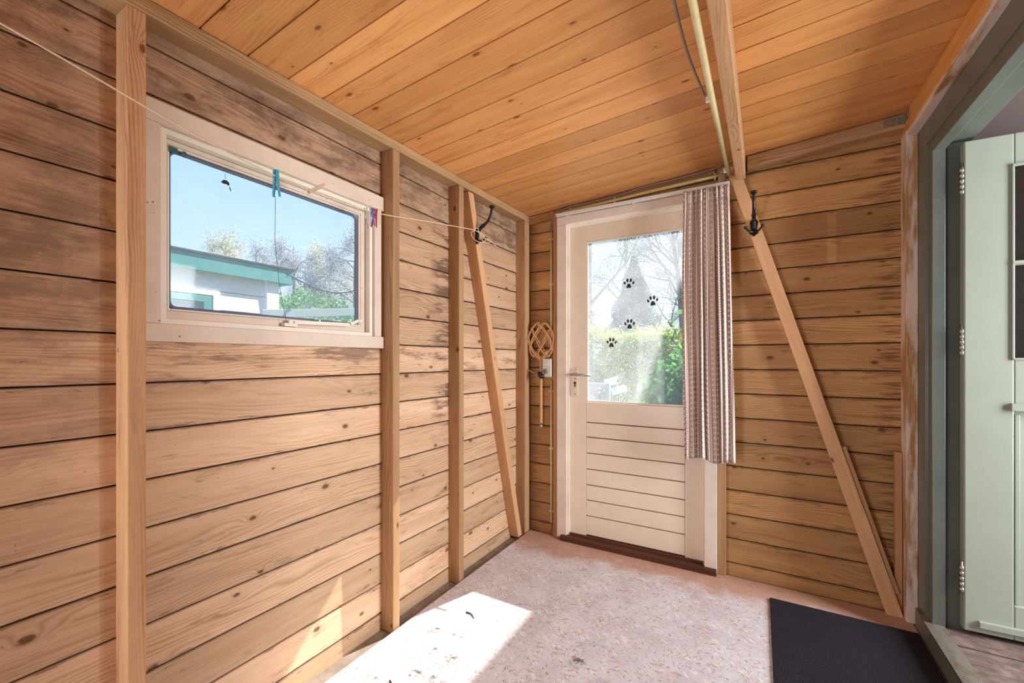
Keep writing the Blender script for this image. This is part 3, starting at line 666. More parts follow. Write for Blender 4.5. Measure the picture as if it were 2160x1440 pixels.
# leaf, opened into the hall
ang = math.radians(2.5); hx_, hy_ = .722, 2.418
def lp(t, d, z): return (hx_ + t * math.cos(ang) - d * math.sin(ang) * -1 * 0 + (-math.sin(ang)) * d * 1, hy_ + t * math.sin(ang) + math.cos(ang) * d, z)
def lbox(mb, t0, t1, d0, d1, z0, z1, **k): return mb.box(t0, t1, d0, d1, z0, z1, fn=lambda t, d, z: lp(t, d, z), **k)
lf = B(); PW = .142
lbox(lf, 0, PW, 0, .04, .100, 2.090); lbox(lf, PW, .90, 0, .04, 1.965, 2.090); lbox(lf, PW, .90, 0, .04, .995, 1.205); lbox(lf, .76, .90, 0, .04, .1, 2.09)
lbox(lf, PW, .76, 0, .04, .100, .235); lbox(lf, PW, .76, .014, .03, .23, 1.0); lbox(lf, PW, .76, 0, .04, 1.572, 1.590)
leaf2 = lf.build('door_leaf', 'green_light', d2, bevel=.004)
mo = B()
lbox(mo, PW - .012, .30, -.012, .002, 1.000, 1.030); lbox(mo, .04, .88, -.014, .002, .125, .150); lbox(mo, PW + .004, PW + .018, .004, .018, .24, .985)
lbox(mo, PW - .008, PW, -.006, .002, 1.20, 1.97); lbox(mo, PW - .008, .76, -.008, .002, 1.958, 1.968); lbox(mo, PW - .008, .76, -.008, .002, 1.575, 1.588); lbox(mo, PW - .008, .76, -.006, .002, 1.200, 1.208)
mo.build('moulding', 'green_light', leaf2, bevel=.002)
for (a, b) in ((1.208, 1.572), (1.590, 1.958)):
    p_ = B(); lbox(p_, PW, .76, .016, .022, a, b); x = p_.build('glass_pane', 'pane_dark', leaf2); x['label'] = 'dark glass pane with a curtain behind'
for zz in (1.93, 1.27, .30):
    hg = B()
    for i in range(5): hg.tube([(.716, 2.424, zz + i * .022 - .05), (.716, 2.424, zz + i * .022 - .031)], .0075, 10)
    hg.tube([(.716, 2.424, zz - .055), (.716, 2.424, zz + .075)], .0045, 8); h_ = hg.build('hinge', 'metal', d2)
# ================================================================== THINGS
# --- door mat
mb = B(); mb.box(.046, .600, 1.0, 2.484, .0005, .009, 1); tag(mb.build('door_mat', 'rug', bevel=.002), 'charcoal ribbed mat on the chipboard floor before the green door', 'mat')
# --- curtain and rail
rl = B(); rl.prism([(2.562, 2.150), (2.585, 2.150), (2.585, 2.168), (2.562, 2.168)], 0, -1.165, -.138)
rail = rl.build('curtain_rail', 'rail', bevel=.0015); tag(rail, 'slim white curtain rail across the top of the garden door', 'curtain rail')
for xx in (-1.10, -.66, -.20): rb2 = B(); rb2.box(xx - .01, xx + .01, 2.5855, 2.64, 2.156, 2.166); rb2.build('rail_bracket', 'rail', rail)
cu = B(); NU, NV = 220, 60; vs = []; gs = []
folds = 9; topw = (-.372, -.142); botw = (-.372, -.112)
for j in range(NV + 1):
    t = j / NV; z = 2.147 - t * 1.497
    x0 = topw[0] + (botw[0] - topw[0]) * t - .006 * math.sin(PI * t * 1.2); x1 = topw[1] + (botw[1] - topw[1]) * (t ** .8)
    amp = .010 + .006 * min(1, t * 2.5)
    for i in range(NU + 1):
        s_ = i / NU
        q = s_ + .02 * math.sin(2 * PI * s_ * 2.3 + 1) + .012 * math.sin(5 * t + s_ * 9)
        ph = 2 * PI * folds * q
        px = x0 + (x1 - x0) * s_ + .0035 * math.sin(ph * 2 + .4) * (.5 + .5 * t)
        w_ = math.sin(ph + .5 * math.sin(3 * t + 4 * s_)); w_ = w_ if w_ > 0 else -(abs(w_) ** .6)
        py = 2.560 - .004 + amp * w_ * (.7 + .5 * math.sin(s_ * 17 + 1)) + .004 * math.sin(ph * 3.1 + 6 * t)
        if t < .035: px += .003 * math.sin(s_ * 300)
        zz = z - (.010 * math.sin(s_ * 11 + 1.) + .012 * s_) * t
        vs.append((px, py, zz)); gs.append((s_ * .60, t * 1.5, 0))
fs = [(j * (NU + 1) + i, j * (NU + 1) + i + 1, (j + 1) * (NU + 1) + i + 1, (j + 1) * (NU + 1) + i) for j in range(NV) for i in range(NU)]
cu.addv(vs, gs, fs, .5, True); co = cu.build('curtain', 'curtain'); so = co.modifiers.new('thick', 'SOLIDIFY'); so.thickness = .0012
tag(co, 'brown and cream patterned curtain gathered to the right of the garden door', 'curtain')
# --- paw stickers
def paw(cx, cz, rot, s, label, mat):
    mb = B(); yy = YL + .0145
    def blob(pts):
        n = len(pts); ca, sa_ = math.cos(rot), math.sin(rot)
        P = [(cx + s * (a * ca - b * sa_), cz + s * (a * sa_ + b * ca)) for a, b in pts]
        mb.prism(P, 1, yy, yy + .0006)
    def ell(x, z, a, b, r_): return [(x + a * math.cos(t) * math.cos(r_) - b * math.sin(t) * math.sin(r_), z + a * math.cos(t) * math.sin(r_) + b * math.sin(t) * math.cos(r_)) for t in [2 * PI * i / 18 for i in range(18)]]
    blob(ell(-.72, .12, .17, .27, .35)); blob(ell(-.28, .55, .19, .33, .1)); blob(ell(.28, .55, .19, .33, -.1)); blob(ell(.72, .12, .17, .27, -.35))
    pad = []
    for i in range(36):
        t = 2 * PI * i / 36; c, q = math.cos(t), math.sin(t)
        rx = .34 + .24 * max(0, -q) ** .8; pad.append((rx * c, -.40 + .40 * q + (.10 * math.exp(-(c / .3) ** 2) if q < 0 else 0)))
    blob(pad)
    tag(mb.build('paw_sticker', mat), label, 'sticker', 'paw print stickers on the door glass')
for (px, pz, r_, l_, mt) in ((-.707, 1.680, -.05, 'black paw print sticker highest on the door glass', 'sticker'), (-.562, 1.560, .1, 'black paw print sticker nearest the curtain, second from the top', 'sticker'),
                             (-.703, 1.424, .0, 'worn paw print sticker third from the top, against the bright hedge top', 'sticker_g'), (-.818, 1.310, -.05, 'lowest and leftmost paw print sticker on the door glass', 'sticker_g')):
    paw(px, pz, r_, .037, l_, mt)
# --- coat hooks
def hook(base, out, up, label):
    O = Vector(base); o = Vector(out); u = Vector(up).normalized(); s_ = o.cross(u).normalized()
    root = empty('coat_hook', base, label, 'coat hook')
    p = B(); pr = [(-.020, .030), (-.012, .045), (.012, .045), (.020, .030), (.014, -.010), (.022, -.028), (.0, -.046), (-.022, -.028), (-.014, -.010)]
    vs = [O + s_ * a + u * b + o * d for d in (.001, .006) for a, b in pr]; n = len(pr)
    p.addv(vs, vs, [tuple(range(n)), tuple(range(2 * n - 1, n - 1, -1))] + [(i, i + n, (i + 1) % n + n, (i + 1) % n) for i in range(n)]); p.build('back_plate', 'black', root, bevel=.001)
    a = B(); pts = [O - u * .01 + o * .004, O + u * .030 + o * .012, O + u * .052 + o * .030, O + u * .062 + o * .052, O + u * .078 + o * .076, O + u * .110 + o * .094, O + u * .155 + o * .100]
    P = []
    for i in range(len(pts) - 1):
        for k in range(4): P.append(pts[i].lerp(pts[i + 1], k / 4))
    P.append(pts[-1]); a.tube(P, [.0105 - .0045 * i / len(P) + (.003 if 9 <= i <= 11 else 0) for i in range(len(P))], 10)
    a.ball(O + u * .158 + o * .100, .015, 12, (1.2, 1.2, .6)); a.build('upper_arm', 'black', root)
    for sg in (-1, 1):
        l = B(); P = [O - u * .01 + o * .004]
        for i in range(9):
            t = i / 8; P.append(O - u * (.018 + .012 * math.sin(PI * t)) + u * .018 * t + o * (.006 + .030 * t) + s_ * sg * (.040 * t))
        l.tube(P, [.007 - .0003 * i for i in range(len(P))], 8); l.ball(P[-1], .007); l.build('lower_hook', 'black', root)
    return root
hook((-1.410, 2.005, 1.912), (1, 0, 0), (0, 0.05, 1), 'black cast iron coat hook on the left wall brace, clothesline tied to it')
hook((-.024, 2.609, 1.906), (0, -1, 0), (0, 0, 1), 'black cast iron coat hook screwed to the diagonal brace right of the curtain')
# --- clothesline
cl = B(); K = [(-1.22, -1.50, 2.12), (-1.27, -.45, 1.965), (-1.303, .21, 1.870), (-1.322, .50, 1.822), (-1.338, .79, 1.790), (-1.350, 1.17, 1.797), (-1.362, 1.55, 1.862), (-1.376, 1.935, 1.928)]
def crom(K, n=10):
    K = [Vector(k) for k in K]; out = []
    for i in range(len(K) - 1):
        p0, p1, p2, p3 = K[max(i - 1, 0)], K[i], K[i + 1], K[min(i + 2, len(K) - 1)]
        for j in range(n):
            t = j / n; out.append(.5 * ((2 * p1) + (p2 - p0) * t + (2 * p0 - 5 * p1 + 4 * p2 - p3) * t * t + (3 * p1 - p0 - 3 * p2 + p3) * t ** 3))
    return out + [K[-1]]
LP = crom(K); cl.tube(LP, .0022, 8); hookp = Vector((-1.386, 2.005, 1.918))
lo = []
for i in range(24):
    a = 2 * PI * i / 24; lo.append(hookp + Vector((.012 + .018 * math.cos(a), -.035 + .045 * math.cos(a + .5), -.02 + .028 * math.sin(a))))
cl.tube(lo, .0018, 6, closed=True)
cl.tube(crom([(-1.376, 1.935, 1.928), (-1.366, 1.955, 1.940), (-1.372, 1.99, 1.895), (-1.352, 2.02, 1.872), (-1.346, 2.055, 1.885)]), .0018, 6)
cl.tube(crom([(-1.376, 1.935, 1.928), (-1.360, 1.965, 1.915), (-1.352, 2.01, 1.895), (-1.345, 2.05, 1.893), (-1.335, 2.10, 1.868)]), .0018, 6)
tag(cl.build('clothesline', 'rope'), 'pale cord strung along the left wall and knotted to the black hook', 'clothesline')
def online(y):
    for a, b in zip(LP[:-1], LP[1:]):
        if a.y <= y <= b.y: return a.lerp(b, (y - a.y) / (b.y - a.y))
    return LP[-1]
def peg(y, tilt, mat, mat2, label, L=.075, hang=.2, spin=0., name='clothes_peg'):
    c = online(y); root = empty(name, c, label, 'clothes peg', 'pegs clipped on the clothesline')
    R_ = Matrix.Rotation(tilt, 3, 'X') @ Matrix.Rotation(spin, 3, 'Z')
    for sg, m_ in ((-1, mat), (1, mat2)):
        mb = B(); prof = [(.0015, L * hang), (.008, L * hang), (.0085, -L * .2), (.012, -L * (1 - hang)), (.0085, -L * (1 - hang)), (.0015, -L * .15)]
        vs = []
        for yy in (-.0045, .0045):
            for (a, b) in prof: vs.append(c + R_ @ Vector((sg * a, yy, b)))
        n = len(prof); mb.addv(vs, vs, [tuple(range(n)), tuple(range(2 * n - 1, n - 1, -1))] + [(i, i + n, (i + 1) % n + n, (i + 1) % n) for i in range(n)])
        mb.build('peg_half', m_, root, bevel=.0006)
    sp_ = B(); P = []
    for i in range(25):
        a = 2 * PI * i / 8; P.append(c + R_ @ Vector((.0075 * math.cos(a), -.006 + i * .0005, -L * .18 + .006 * math.sin(a))))
    sp_.tube(P, .0009, 5); sp_.build('spring', 'metal', root)
    return root
peg(.787, 0.03, 'peg_blue', 'peg_blue', 'bright blue plastic peg hanging on the clothesline before the window', .085, .22, .5)
peg(.915, math.radians(128), 'peg_wood', 'peg_wood', 'tilted pale wooden peg on the clothesline', .072, .2, .3)
peg(1.185, .05, 'peg_pale', 'peg_violet', 'clear peg with violet middle beside the red one on the clothesline', .072, .2, .5)
peg(1.205, -.12, 'peg_red', 'peg_red', 'red plastic peg at the right end of the peg cluster', .078, .2, .6)
c = online(1.155); cb = B(); P = [c + Vector((.0, .006 * math.sin(t), .008 + .010 * math.cos(t) - (0 if t < 4.0 else .0))) for t in [i * .35 for i in range(14)]]
cb.tube(P + [c + Vector((0, -.002, -.02)), c + Vector((0, .004, -.045))], .0018, 6)
P = [c + Vector((0, .006 + .005 * math.cos(a), -.058 + .014 * math.sin(a))) for a in [2 * PI * i / 16 for i in range(16)]]; cb.tube(P, .0014, 6, closed=True)
tag(cb.build('wire_clip', 'metal'), 'small bent metal wire clip hanging on the clothesline left of the clear peg', 'clip')
tb = B(); c = online(.787); tb.tube([c + Vector((-.004, .0, -.065)), (-1.40, .82, 1.60), (-1.455, .868, 1.46), (-1.474, .905, 1.338)], .0008, 5); tag(tb.build('green_thread', 'thread'), 'thin green thread from the blue peg down to the window stay', 'thread')
# --- scrap caught in a web before the glass, flakes of green tape in the corner
mb = B(); c = Vector((XL - .014, .713, 1.775))
sh_ = [(-.014, -.003), (-.007, .006), (.002, .008), (.009, .004), (.012, -.002), (.009, -.008), (.003, -.004), (-.005, -.006)]
mb.prism([(c.y + a, c.z + b) for a, b in sh_], 0, c.x, c.x + .0015); mb.tube([c + Vector((0, .012, -.01)), c + Vector((0, .016, -.022))], .0014, 5); mb.tube([c + Vector((0, .0, .012)), c + Vector((0, -.002, .028))], .0006, 4)
tag(mb.build('dead_leaf', 'twig'), 'shrivelled dark scrap of leaf caught on a web at the upper left of the window', 'leaf')
mb = B(); mb.box(XL - .022, XL - .0205, .563, .585, 1.815, 1.832, 1); tag(mb.build('tape_scrap', simple('dark green tape', (40, 96, 92), .5)), 'dark green tape scrap in the upper left corner of the window', 'tape')
mb = B(); mb.box(XL - .022, XL - .0205, .598, .607, 1.812, 1.830, 1); tag(mb.build('tape_scrap', bpy.data.materials['dark green tape']), 'smaller green tape scrap right of the corner one at the top of the window', 'tape')
# --- carpet beater
bx_, bz_ = -1.302, 1.330
cbt = empty('carpet_beater', (bx_, 2.63, .735), 'woven rattan carpet beater hanging by the left door casing', 'carpet beater')
hd = B()
for k in range(2):
    P = []
    for i in range(600):
        t = 2 * PI * i / 600; sc_ = 1 - .065 * k
        a_ = math.sin(5 * t + .35) * sc_; b_ = math.sin(6 * t) * sc_
        P.append((bx_ + .091 * a_ * math.sqrt(1 - b_ * b_ / 2) * 1.12, 2.622 + .005 * math.sin(24 * t), bz_ + .119 * b_ * math.sqrt(1 - a_ * a_ / 2) * 1.12))
    hd.tube(P, .0027, 6, closed=True)
hd.build('head', 'rattan', cbt)
hn = B()
for k in range(5):
    P = [(bx_ - .002 + .0065 * math.cos(k * 1.257 + i * .35), 2.628 + .0055 * math.sin(k * 1.257 + i * .35), 1.225 - i * (.47 / 60)) for i in range(60)]
    hn.tube(P, .0042, 6)
for sg in (-1, 1): hn.tube([(bx_ + sg * .006, 2.624, 1.20), (bx_ + sg * .020, 2.622, 1.235), (bx_ + sg * .05, 2.62, 1.262)], .004, 6)
hn.build('handle', 'rattan', cbt)
fe = B(); fe.tube([(bx_ - .002, 2.628, .755), (bx_ - .002, 2.628, .728)], .0115, 12); x = fe.build('ferrule', 'metal', cbt); x['label'] = 'steel end cap'
# --- socket and plug
so_ = empty('wall_socket', (-1.245, 2.64, 1.08), 'aged white plastic socket and switch box beside the carpet beater', 'socket')
s_ = B(); s_.box(-1.283, -1.219, 2.605, 2.668, 1.083, 1.208); s_.build('box', 'plastic_w', so_, bevel=.004)
s_ = B(); s_.box(-1.277, -1.235, 2.601, 2.606, 1.158, 1.198); s_.build('switch', 'plastic_w', so_, bevel=.002)
s_ = B(); s_.tube([(-1.258, 2.600, 1.122), (-1.258, 2.606, 1.122)], .018, 20); s_.build('outlet', 'plastic_g', so_)
s_ = B(); s_.tube([(-1.264, 2.5985, 1.122), (-1.264, 2.6005, 1.122)], .003, 8); s_.tube([(-1.252, 2.5985, 1.122), (-1.252, 2.6005, 1.122)], .003, 8); s_.build('pin_hole', 'plastic_k', so_)
pg = empty('power_plug', (-1.30, 2.60, 1.09), 'black plug hanging over the carpet beater handle', 'plug')
s_ = B(); s_.tube([(-1.312, 2.606, 1.112), (-1.300, 2.600, 1.100), (-1.285, 2.596, 1.088), (-1.268, 2.596, 1.087)], [.010, .017, .019, .015], 14); s_.build('plug_body', 'plastic_k', pg)
s_ = B(); s_.tube(crom([(-1.395, 2.60, 1.135), (-1.365, 2.60, 1.118), (-1.33, 2.604, 1.110), (-1.308, 2.604, 1.105)], 6), .0035, 8); s_.build('cord', 'cable', pg)
# --- conduits and cables
def clip(parent, p, ax, r_=.013):
    m_ = B(); x_, y_, z_ = p
    if ax == 2: m_.box(x_ - .018, x_ + .018, y_ - .010, y_ + .012, z_ - .006, z_ + .006)
    elif ax == 0: m_.box(x_ - .006, x_ + .006, y_ - .010, y_ + .012, z_ - .018, z_ + .018)
    else: m_.box(x_ - .014, x_ + .014, y_ - .006, y_ + .006, z_ - .012, z_ + .012)
    m_.build('pipe_clip', 'plastic_w', parent, bevel=.002)
def conduit(pts, r_, mat, label, clips, ax, name='conduit_pipe'):
    m_ = B(); m_.tube(pts, r_, 12); o = m_.build(name, mat); tag(o, label, 'pipe')
    for p in clips: clip(o, p, ax)
    return o
conduit([(-1.232, 2.642, 1.245), (-1.232, 2.642, 2.075)], .0085, 'pipe', 'upper vertical cream conduit left of the garden door', [(-1.232, 2.650, z) for z in (1.36, 1.72, 2.03)], 2)
conduit([(-1.232, 2.642, .085), (-1.232, 2.642, 1.060)], .0085, 'pipe', 'lower vertical cream conduit below the socket', [(-1.232, 2.650, z) for z in (.16, .59, .985)], 2)
conduit([(-1.150, 2.632, 2.193), (-.196, 2.632, 2.236)], .0095, 'pipe_y', 'yellowed conduit running over the door just above the rail', [(x, 2.642, 2.193 + (x + 1.150) * .045) for x in (-1.09, -.79, -.215)], 0)
conduit([(-.168, -1.5, 2.095), (-.168 + .012, .5, 2.142), (-.150, 1.72, 2.165), (-.140, 2.58, 2.205)], .0115, 'pipe', 'cream conduit along the left side of the rafter', [(-.158, 1.72, 2.168), (-.150, 2.50, 2.203), (-.16, .3, 2.14)], 1)
def cable(K, r_, label, name='electric_cable', clips=()):
    m_ = B(); m_.tube(crom(K, 8), r_, 8); o = m_.build(name, 'cable'); tag(o, label, 'cable')
    for p in clips: clip(o, p, 0)
    return o
cable([(-1.238, 2.640, 2.07), (-1.237, 2.636, 2.115), (-1.218, 2.634, 2.165), (-1.16, 2.634, 2.205), (-1.084, 2.636, 2.226), (-.92, 2.636, 2.228), (-.749, 2.636, 2.236), (-.632, 2.636, 2.256), (-.42, 2.636, 2.266), (-.235, 2.634, 2.278), (-.175, 2.60, 2.28), (-.162, 2.52, 2.27)], .0048,
      'grey cable bending round above the door to the rafter conduit')
cable([(-1.226, 2.640, 2.06), (-1.224, 2.636, 2.105), (-1.208, 2.634, 2.150), (-1.175, 2.634, 2.182), (-1.150, 2.632, 2.193)], .0042, 'short grey cable from the upper conduit into the yellowed conduit')
cable([(-.196, 2.632, 2.236), (-.17, 2.62, 2.236), (-.145, 2.60, 2.222), (-.14, 2.58, 2.205)], .0042, 'short grey cable joining the yellowed conduit and the rafter conduit')
cable([(-.195, .9, 2.165), (-.200, 1.15, 2.178), (-.198, 1.45, 2.182), (-.170, 1.75, 2.178)], .0045, 'thin grey cable sagging beside the rafter conduit')
cable([(-1.234, 2.650, .09), (-1.236, 2.652, .04), (-1.246, 2.654, .002)], .003, 'thin cable end leaving the lower conduit at the floor')
# --- floor litter
def twig(p, q, bend, label):
    m_ = B(); p = Vector(p); q = Vector(q); mid = (p + q) / 2 + Vector(bend); m_.tube(crom([p, mid, q], 5), [.0035 - .0002 * i for i in range(11)], 6)
    tag(m_.build('twig', 'twig'), label, 'twig', 'dry twigs on the floor')
twig((-.60, 1.30, .004), (-.51, 1.275, .004), (0, -.015, .0), 'dark dry twig lying alone mid floor, at the bottom of the picture')
twig((-1.19, 1.13, .004), (-1.15, 1.10, .003), (0, .006, .0), 'tiny twig in the sunlit patch')
twig((-1.20, 1.62, .004), (-1.14, 1.60, .003), (.0, .01, 0), 'small twig near the upper edge of the sunlit patch')

# ================================================================== OUTSIDE
mb = B(); mb.box(-60, 60, 2.75, 80, -.25, -.16); mb.box(-60, -1.62, -10, 2.75, -.25, -.16); struct(mb.build('ground', 'soil'), 'garden ground outside', 'ground')
mb = B(); mb.box(.665, 6.0, 2.97, 12, -.16, 4.74); mb.box(2.65, 6, -6, 2.97, -.16, 4.74); mb.box(.665, 2.66, -6, 2.97, 2.62, 4.74); mb.box(.60, 6.2, -6, 12.2, 4.60, 4.74)
tag(mb.build('house', 'render'), 'rendered house body above and beyond the porch wall, out of view', 'building')
# shed
sh = empty('garden_shed', (-5.6, 1.0, -.16), 'white boarded shed with a sea green fascia seen through the left window', 'shed')
mb = B(); z = -.16; X0 = -4.62
while z < 2.10:
    mb.box(X0 - .02, X0, -3.2, 2.72, z + .006, min(z + .185, 2.1), 1, fn=lambda x, y, zz, z=z: (x + (.008 if x > X0 - .01 and zz < z + .1 else 0), y, zz)); z += .185
mb.box(X0 - 2.2, X0 - .022, -3.2, 2.70, -.16, 2.1); mb.build('siding', 'shedwhite', sh)
mb = B(); mb.box(X0, X0 + .03, 2.60, 2.735, -.16, 2.10); mb.box(X0, X0 + .03, 1.0, 2.14, 1.825, 1.875); mb.box(X0, X0 + .03, 2.08, 2.14, 1.0, 1.825); mb.build('corner_board', 'shedwhite', sh, bevel=.003)
mb = B(); mb.box(X0 + .045, X0 + .07, -3.3, 2.87, 2.045, 2.205, 1); mb.box(X0 - 2.3, X0 + .045, 2.84, 2.87, 2.045, 2.205, 0); mb.build('fascia', 'teal', sh, bevel=.003)
mb = B(); mb.box(X0 - 2.3, X0 + .085, -3.3, 2.89, 2.205, 2.222); mb.build('roof_edge', 'felt', sh)
mb = B(); mb.box(X0, X0 + .03, 1.0, 2.07, 1.755, 1.815, 1); mb.box(X0, X0 + .03, 2.00, 2.07, 1.1, 1.755, 2); mb.box(X0, X0 + .03, 1.0, 1.06, 1.1, 1.755, 2); wf = mb.build('window_frame', 'teal', sh, bevel=.003)
mb = B(); mb.box(X0 + .002, X0 + .010, 1.06, 2.0, 1.1, 1.755); mb.build('pane', simple('shed window glass', (150, 165, 190), .2), wf)
# grey plank of a fence
fb = empty('garden_fence', (-4.2, 3.2, -.16), 'grey weathered top plank of a low fence right of the shed', 'fence')
mb = B(); mb.bar((-4.25, 2.36, 1.655), (-3.95, 4.6, 1.90), .03, .085); mb.build('plank', 'greyplank', fb, bevel=.003)
mb = B(); mb.box(-4.02, -3.95, 4.30, 4.38, -.16, 1.80); mb.build('fence_post', 'greyplank', fb, bevel=.003)
# string lights
sl = B(); P = crom([(-4.35, 2.66, 2.12), (-4.2, 2.74, 2.035), (-4.1, 2.86, 1.965), (-4.0, 3.02, 1.935), (-3.9, 3.2, 1.985), (-3.8, 3.42, 2.18), (-3.6, 3.9, 2.75)], 8); sl.tube(P, .006, 5)
slo = sl.build('string_lights', 'plastic_k'); tag(slo, 'dark string of small lights sagging right of the shed fascia', 'string lights')
for i in range(2, len(P) - 6, 2):
    m_ = B(); m_.tube([P[i], P[i] + Vector((0, .02 * math.sin(i * 2.3), -.035))], [.006, .003], 6); m_.build('bulb', 'plastic_k', slo)
# tall steel drying pole holding the string's far end
pw_ = B(); pw_.tube([(-3.6, 3.9, -.16), (-3.6, 3.9, 2.78)], .02, 10); tag(pw_.build('garden_pole', 'zinc'), 'pole carrying the far end of the string lights, hidden by the wall', 'pole')

# ---- foliage
def leaves(n, sampler, size, mat, name, parent, flat=.0, seed=0, aspect=2.0, droop=None):
    g_ = np.random.default_rng(seed); C = sampler(n, g_)
    a = g_.normal(size=(n, 3)); a /= np.linalg.norm(a, axis=1)[:, None]
    if droop is not None: a = a * (1 - droop) + np.array([0, 0, -1]) * droop; a /= np.linalg.norm(a, axis=1)[:, None]
    b = g_.normal(size=(n, 3)); b -= (b * a).sum(1)[:, None] * a; b /= np.linalg.norm(b, axis=1)[:, None]
    s_ = size * g_.uniform(.6, 1.3, size=(n, 1))
    V = np.stack([C - a * s_ * .5, C + b * s_ / aspect * .5, C + a * s_ * .5, C - b * s_ / aspect * .5], 1).reshape(-1, 3)
    me = bpy.data.meshes.new(name); org = np.array(ORG[parent]); V = V - org
    me.vertices.add(len(V)); me.vertices.foreach_set('co', V.astype(np.float32).ravel())
    me.loops.add(4 * n); me.loops.foreach_set('vertex_index', np.arange(4 * n, dtype=np.int32))
    me.polygons.add(n); me.polygons.foreach_set('loop_start', np.arange(0, 4 * n, 4, dtype=np.int32)); me.update(calc_edges=True); me.validate()
    me.materials.append(M[mat]); o = bpy.data.objects.new(name, me); COL.objects.link(o); o.parent = parent; ORG[o] = ORG[parent]; return o
def ell_s(c, r_, shell=.5):
    def f(n, g_):
        d = g_.normal(size=(n, 3)); d /= np.linalg.norm(d, axis=1)[:, None]; rr2 = g_.uniform(shell, 1, size=(n, 1)) ** .7
        lump = 1 + .18 * np.sin(d[:, :1] * 9 + d[:, 1:2] * 7) * np.cos(d[:, 2:] * 8)
        return np.array(c) + d * rr2 * lump * np.array(r_)
    return f
def clusters(cs, r_, g0=1):
    cs = np.array(cs)
    def f(n, g_):
        k = g_.integers(0, len(cs), n); return cs[k] + g_.normal(size=(n, 3)) * np.array(r_)
    return f
def branches(mb, p, d, L, r_, depth, spread=.5, seed=None, droop=0., tips=None):
    p = Vector(p); d = Vector(d).normalized(); pts = [p]; cur = p.copy(); dd = d.copy(); k = 4
    for i in range(k):
        dd = (dd + Vector((random.uniform(-1, 1), random.uniform(-1, 1), random.uniform(-1, 1) - droop)) * .12).normalized(); cur = cur + dd * L / k; pts.append(cur.copy())
    mb.tube(pts, [r_ * (1 - .4 * i / k) for i in range(k + 1)], 5, cap=False)
    if tips is not None and depth <= 1: tips.append(tuple(pts[-1])); tips.append(tuple(pts[2]))
    if depth > 0:
        for j in range(random.choice((3, 4))):
            b0 = pts[random.choice((2, 3, 4))]; nd = (dd + Vector((random.uniform(-1, 1), random.uniform(-1, 1), random.uniform(-.6, .9) - droop)) * spread * 1.6).normalized()
            branches(mb, b0, nd, L * random.uniform(.55, .8), r_ * .5, depth - 1, spread, droop=droop, tips=tips)
# hedge
hg_ = empty('privet_hedge', (-1.8, 5.9, -.16), 'clipped yellow green privet hedge seen through the door glass', 'hedge')
def hedge_s(n, g_):
    x = g_.uniform(-5.2, .6, n); top = g_.random(n) < .3
    zt = 1.50 + .06 * np.sin(x * 2.1) + .05 * np.sin(x * 5.3 + 1)
    z = np.where(top, zt + g_.exponential(.035, n), g_.uniform(-.1, 1, n) * zt); y = np.where(top, g_.uniform(5.35, 6.4, n), 5.35 + g_.exponential(.13, n) + .08 * np.sin(x * 6 + z * 5))
    return np.stack([x, y, z], 1)
leaves(110000, hedge_s, .038, 'privet', 'hedge_foliage', hg_, seed=3)
mb = B()
for i in range(40): branches(mb, (random.uniform(-5, .4), random.uniform(5.6, 6.1), -.16), (random.uniform(-.2, .2), 0, 1), .8, .012, 1, .4)
mb.build('hedge_stems', 'bark', hg_)
# laurel
lr = empty('laurel_bush', (-.5, 4.0, -.16), 'glossy green laurel bush at the right edge of the door glass', 'bush')
tips = [] ; mb = B(); random.seed(21)
for i in range(7): branches(mb, (-.62 + random.uniform(-.2, .3), 4.05 + random.uniform(-.15, .2), -.16), (random.uniform(-.25, .2), random.uniform(-.2, .2), 1), .72, .014, 2, .38, tips=tips)
mb.build('laurel_stems', 'bark', lr)
tips = [t for t in tips if t[2] > .2 and t[0] > -.80 and t[2] < 1.75]
leaves(2600, clusters(tips + [(-.66, 4, .5), (-.7, 4, .8), (-.6, 4, 1.1), (-.66, 4.05, 1.25), (-.5, 4, 1.4), (-.5, 4, 1.58)], (.08, .09, .10)), .105, 'laurel', 'laurel_foliage', lr, seed=5, aspect=2.8)
# big trunk, conifer, bare tree, hazy grove behind
tk = empty('pine_tree', (-4.6, 12.5, -.16), 'tall tree trunk at the left edge of the door glass', 'tree')
mb = B(); mb.tube([(-4.60, 12.5, -.2), (-4.60, 12.5, 3), (-4.55, 12.5, 7.5)], [.16, .15, .12], 12)
random.seed(5); tips = []
for i in range(10): branches(mb, (-4.6, 12.5, 2.8 + i * .5), (random.uniform(-1, 1), random.uniform(-.6, .3), .35), 1.8, .05, 2, .5, tips=tips)
mb.build('trunk', 'bark', tk)
leaves(9000, clusters(tips, (.32, .32, .22)), .10, 'conifer', 'crown', tk, seed=8, aspect=4)
cf = empty('conifer_tree', (-3.45, 13.6, -.16), 'dark pyramidal conifer in the middle of the door glass', 'tree')
mb = B(); mb.tube([(-3.45, 13.6, -.2), (-3.45, 13.6, 4.3)], [.12, .02], 8); mb.build('trunk', 'bark', cf)
def cone(n, g_):
    z = g_.random(n) ** 1.3; a = g_.uniform(0, 2 * PI, n); r2 = (1 - z) * 1.6 * (.85 + .13 * np.sin(z * 27 + a * 3)) * g_.uniform(.55, 1.05, n) + .04
    return np.stack([-3.45 + r2 * np.cos(a), 13.6 + r2 * np.sin(a), .5 + z * 4.0], 1)
leaves(60000, cone, .075, 'conifer', 'crown', cf, seed=9, aspect=3)
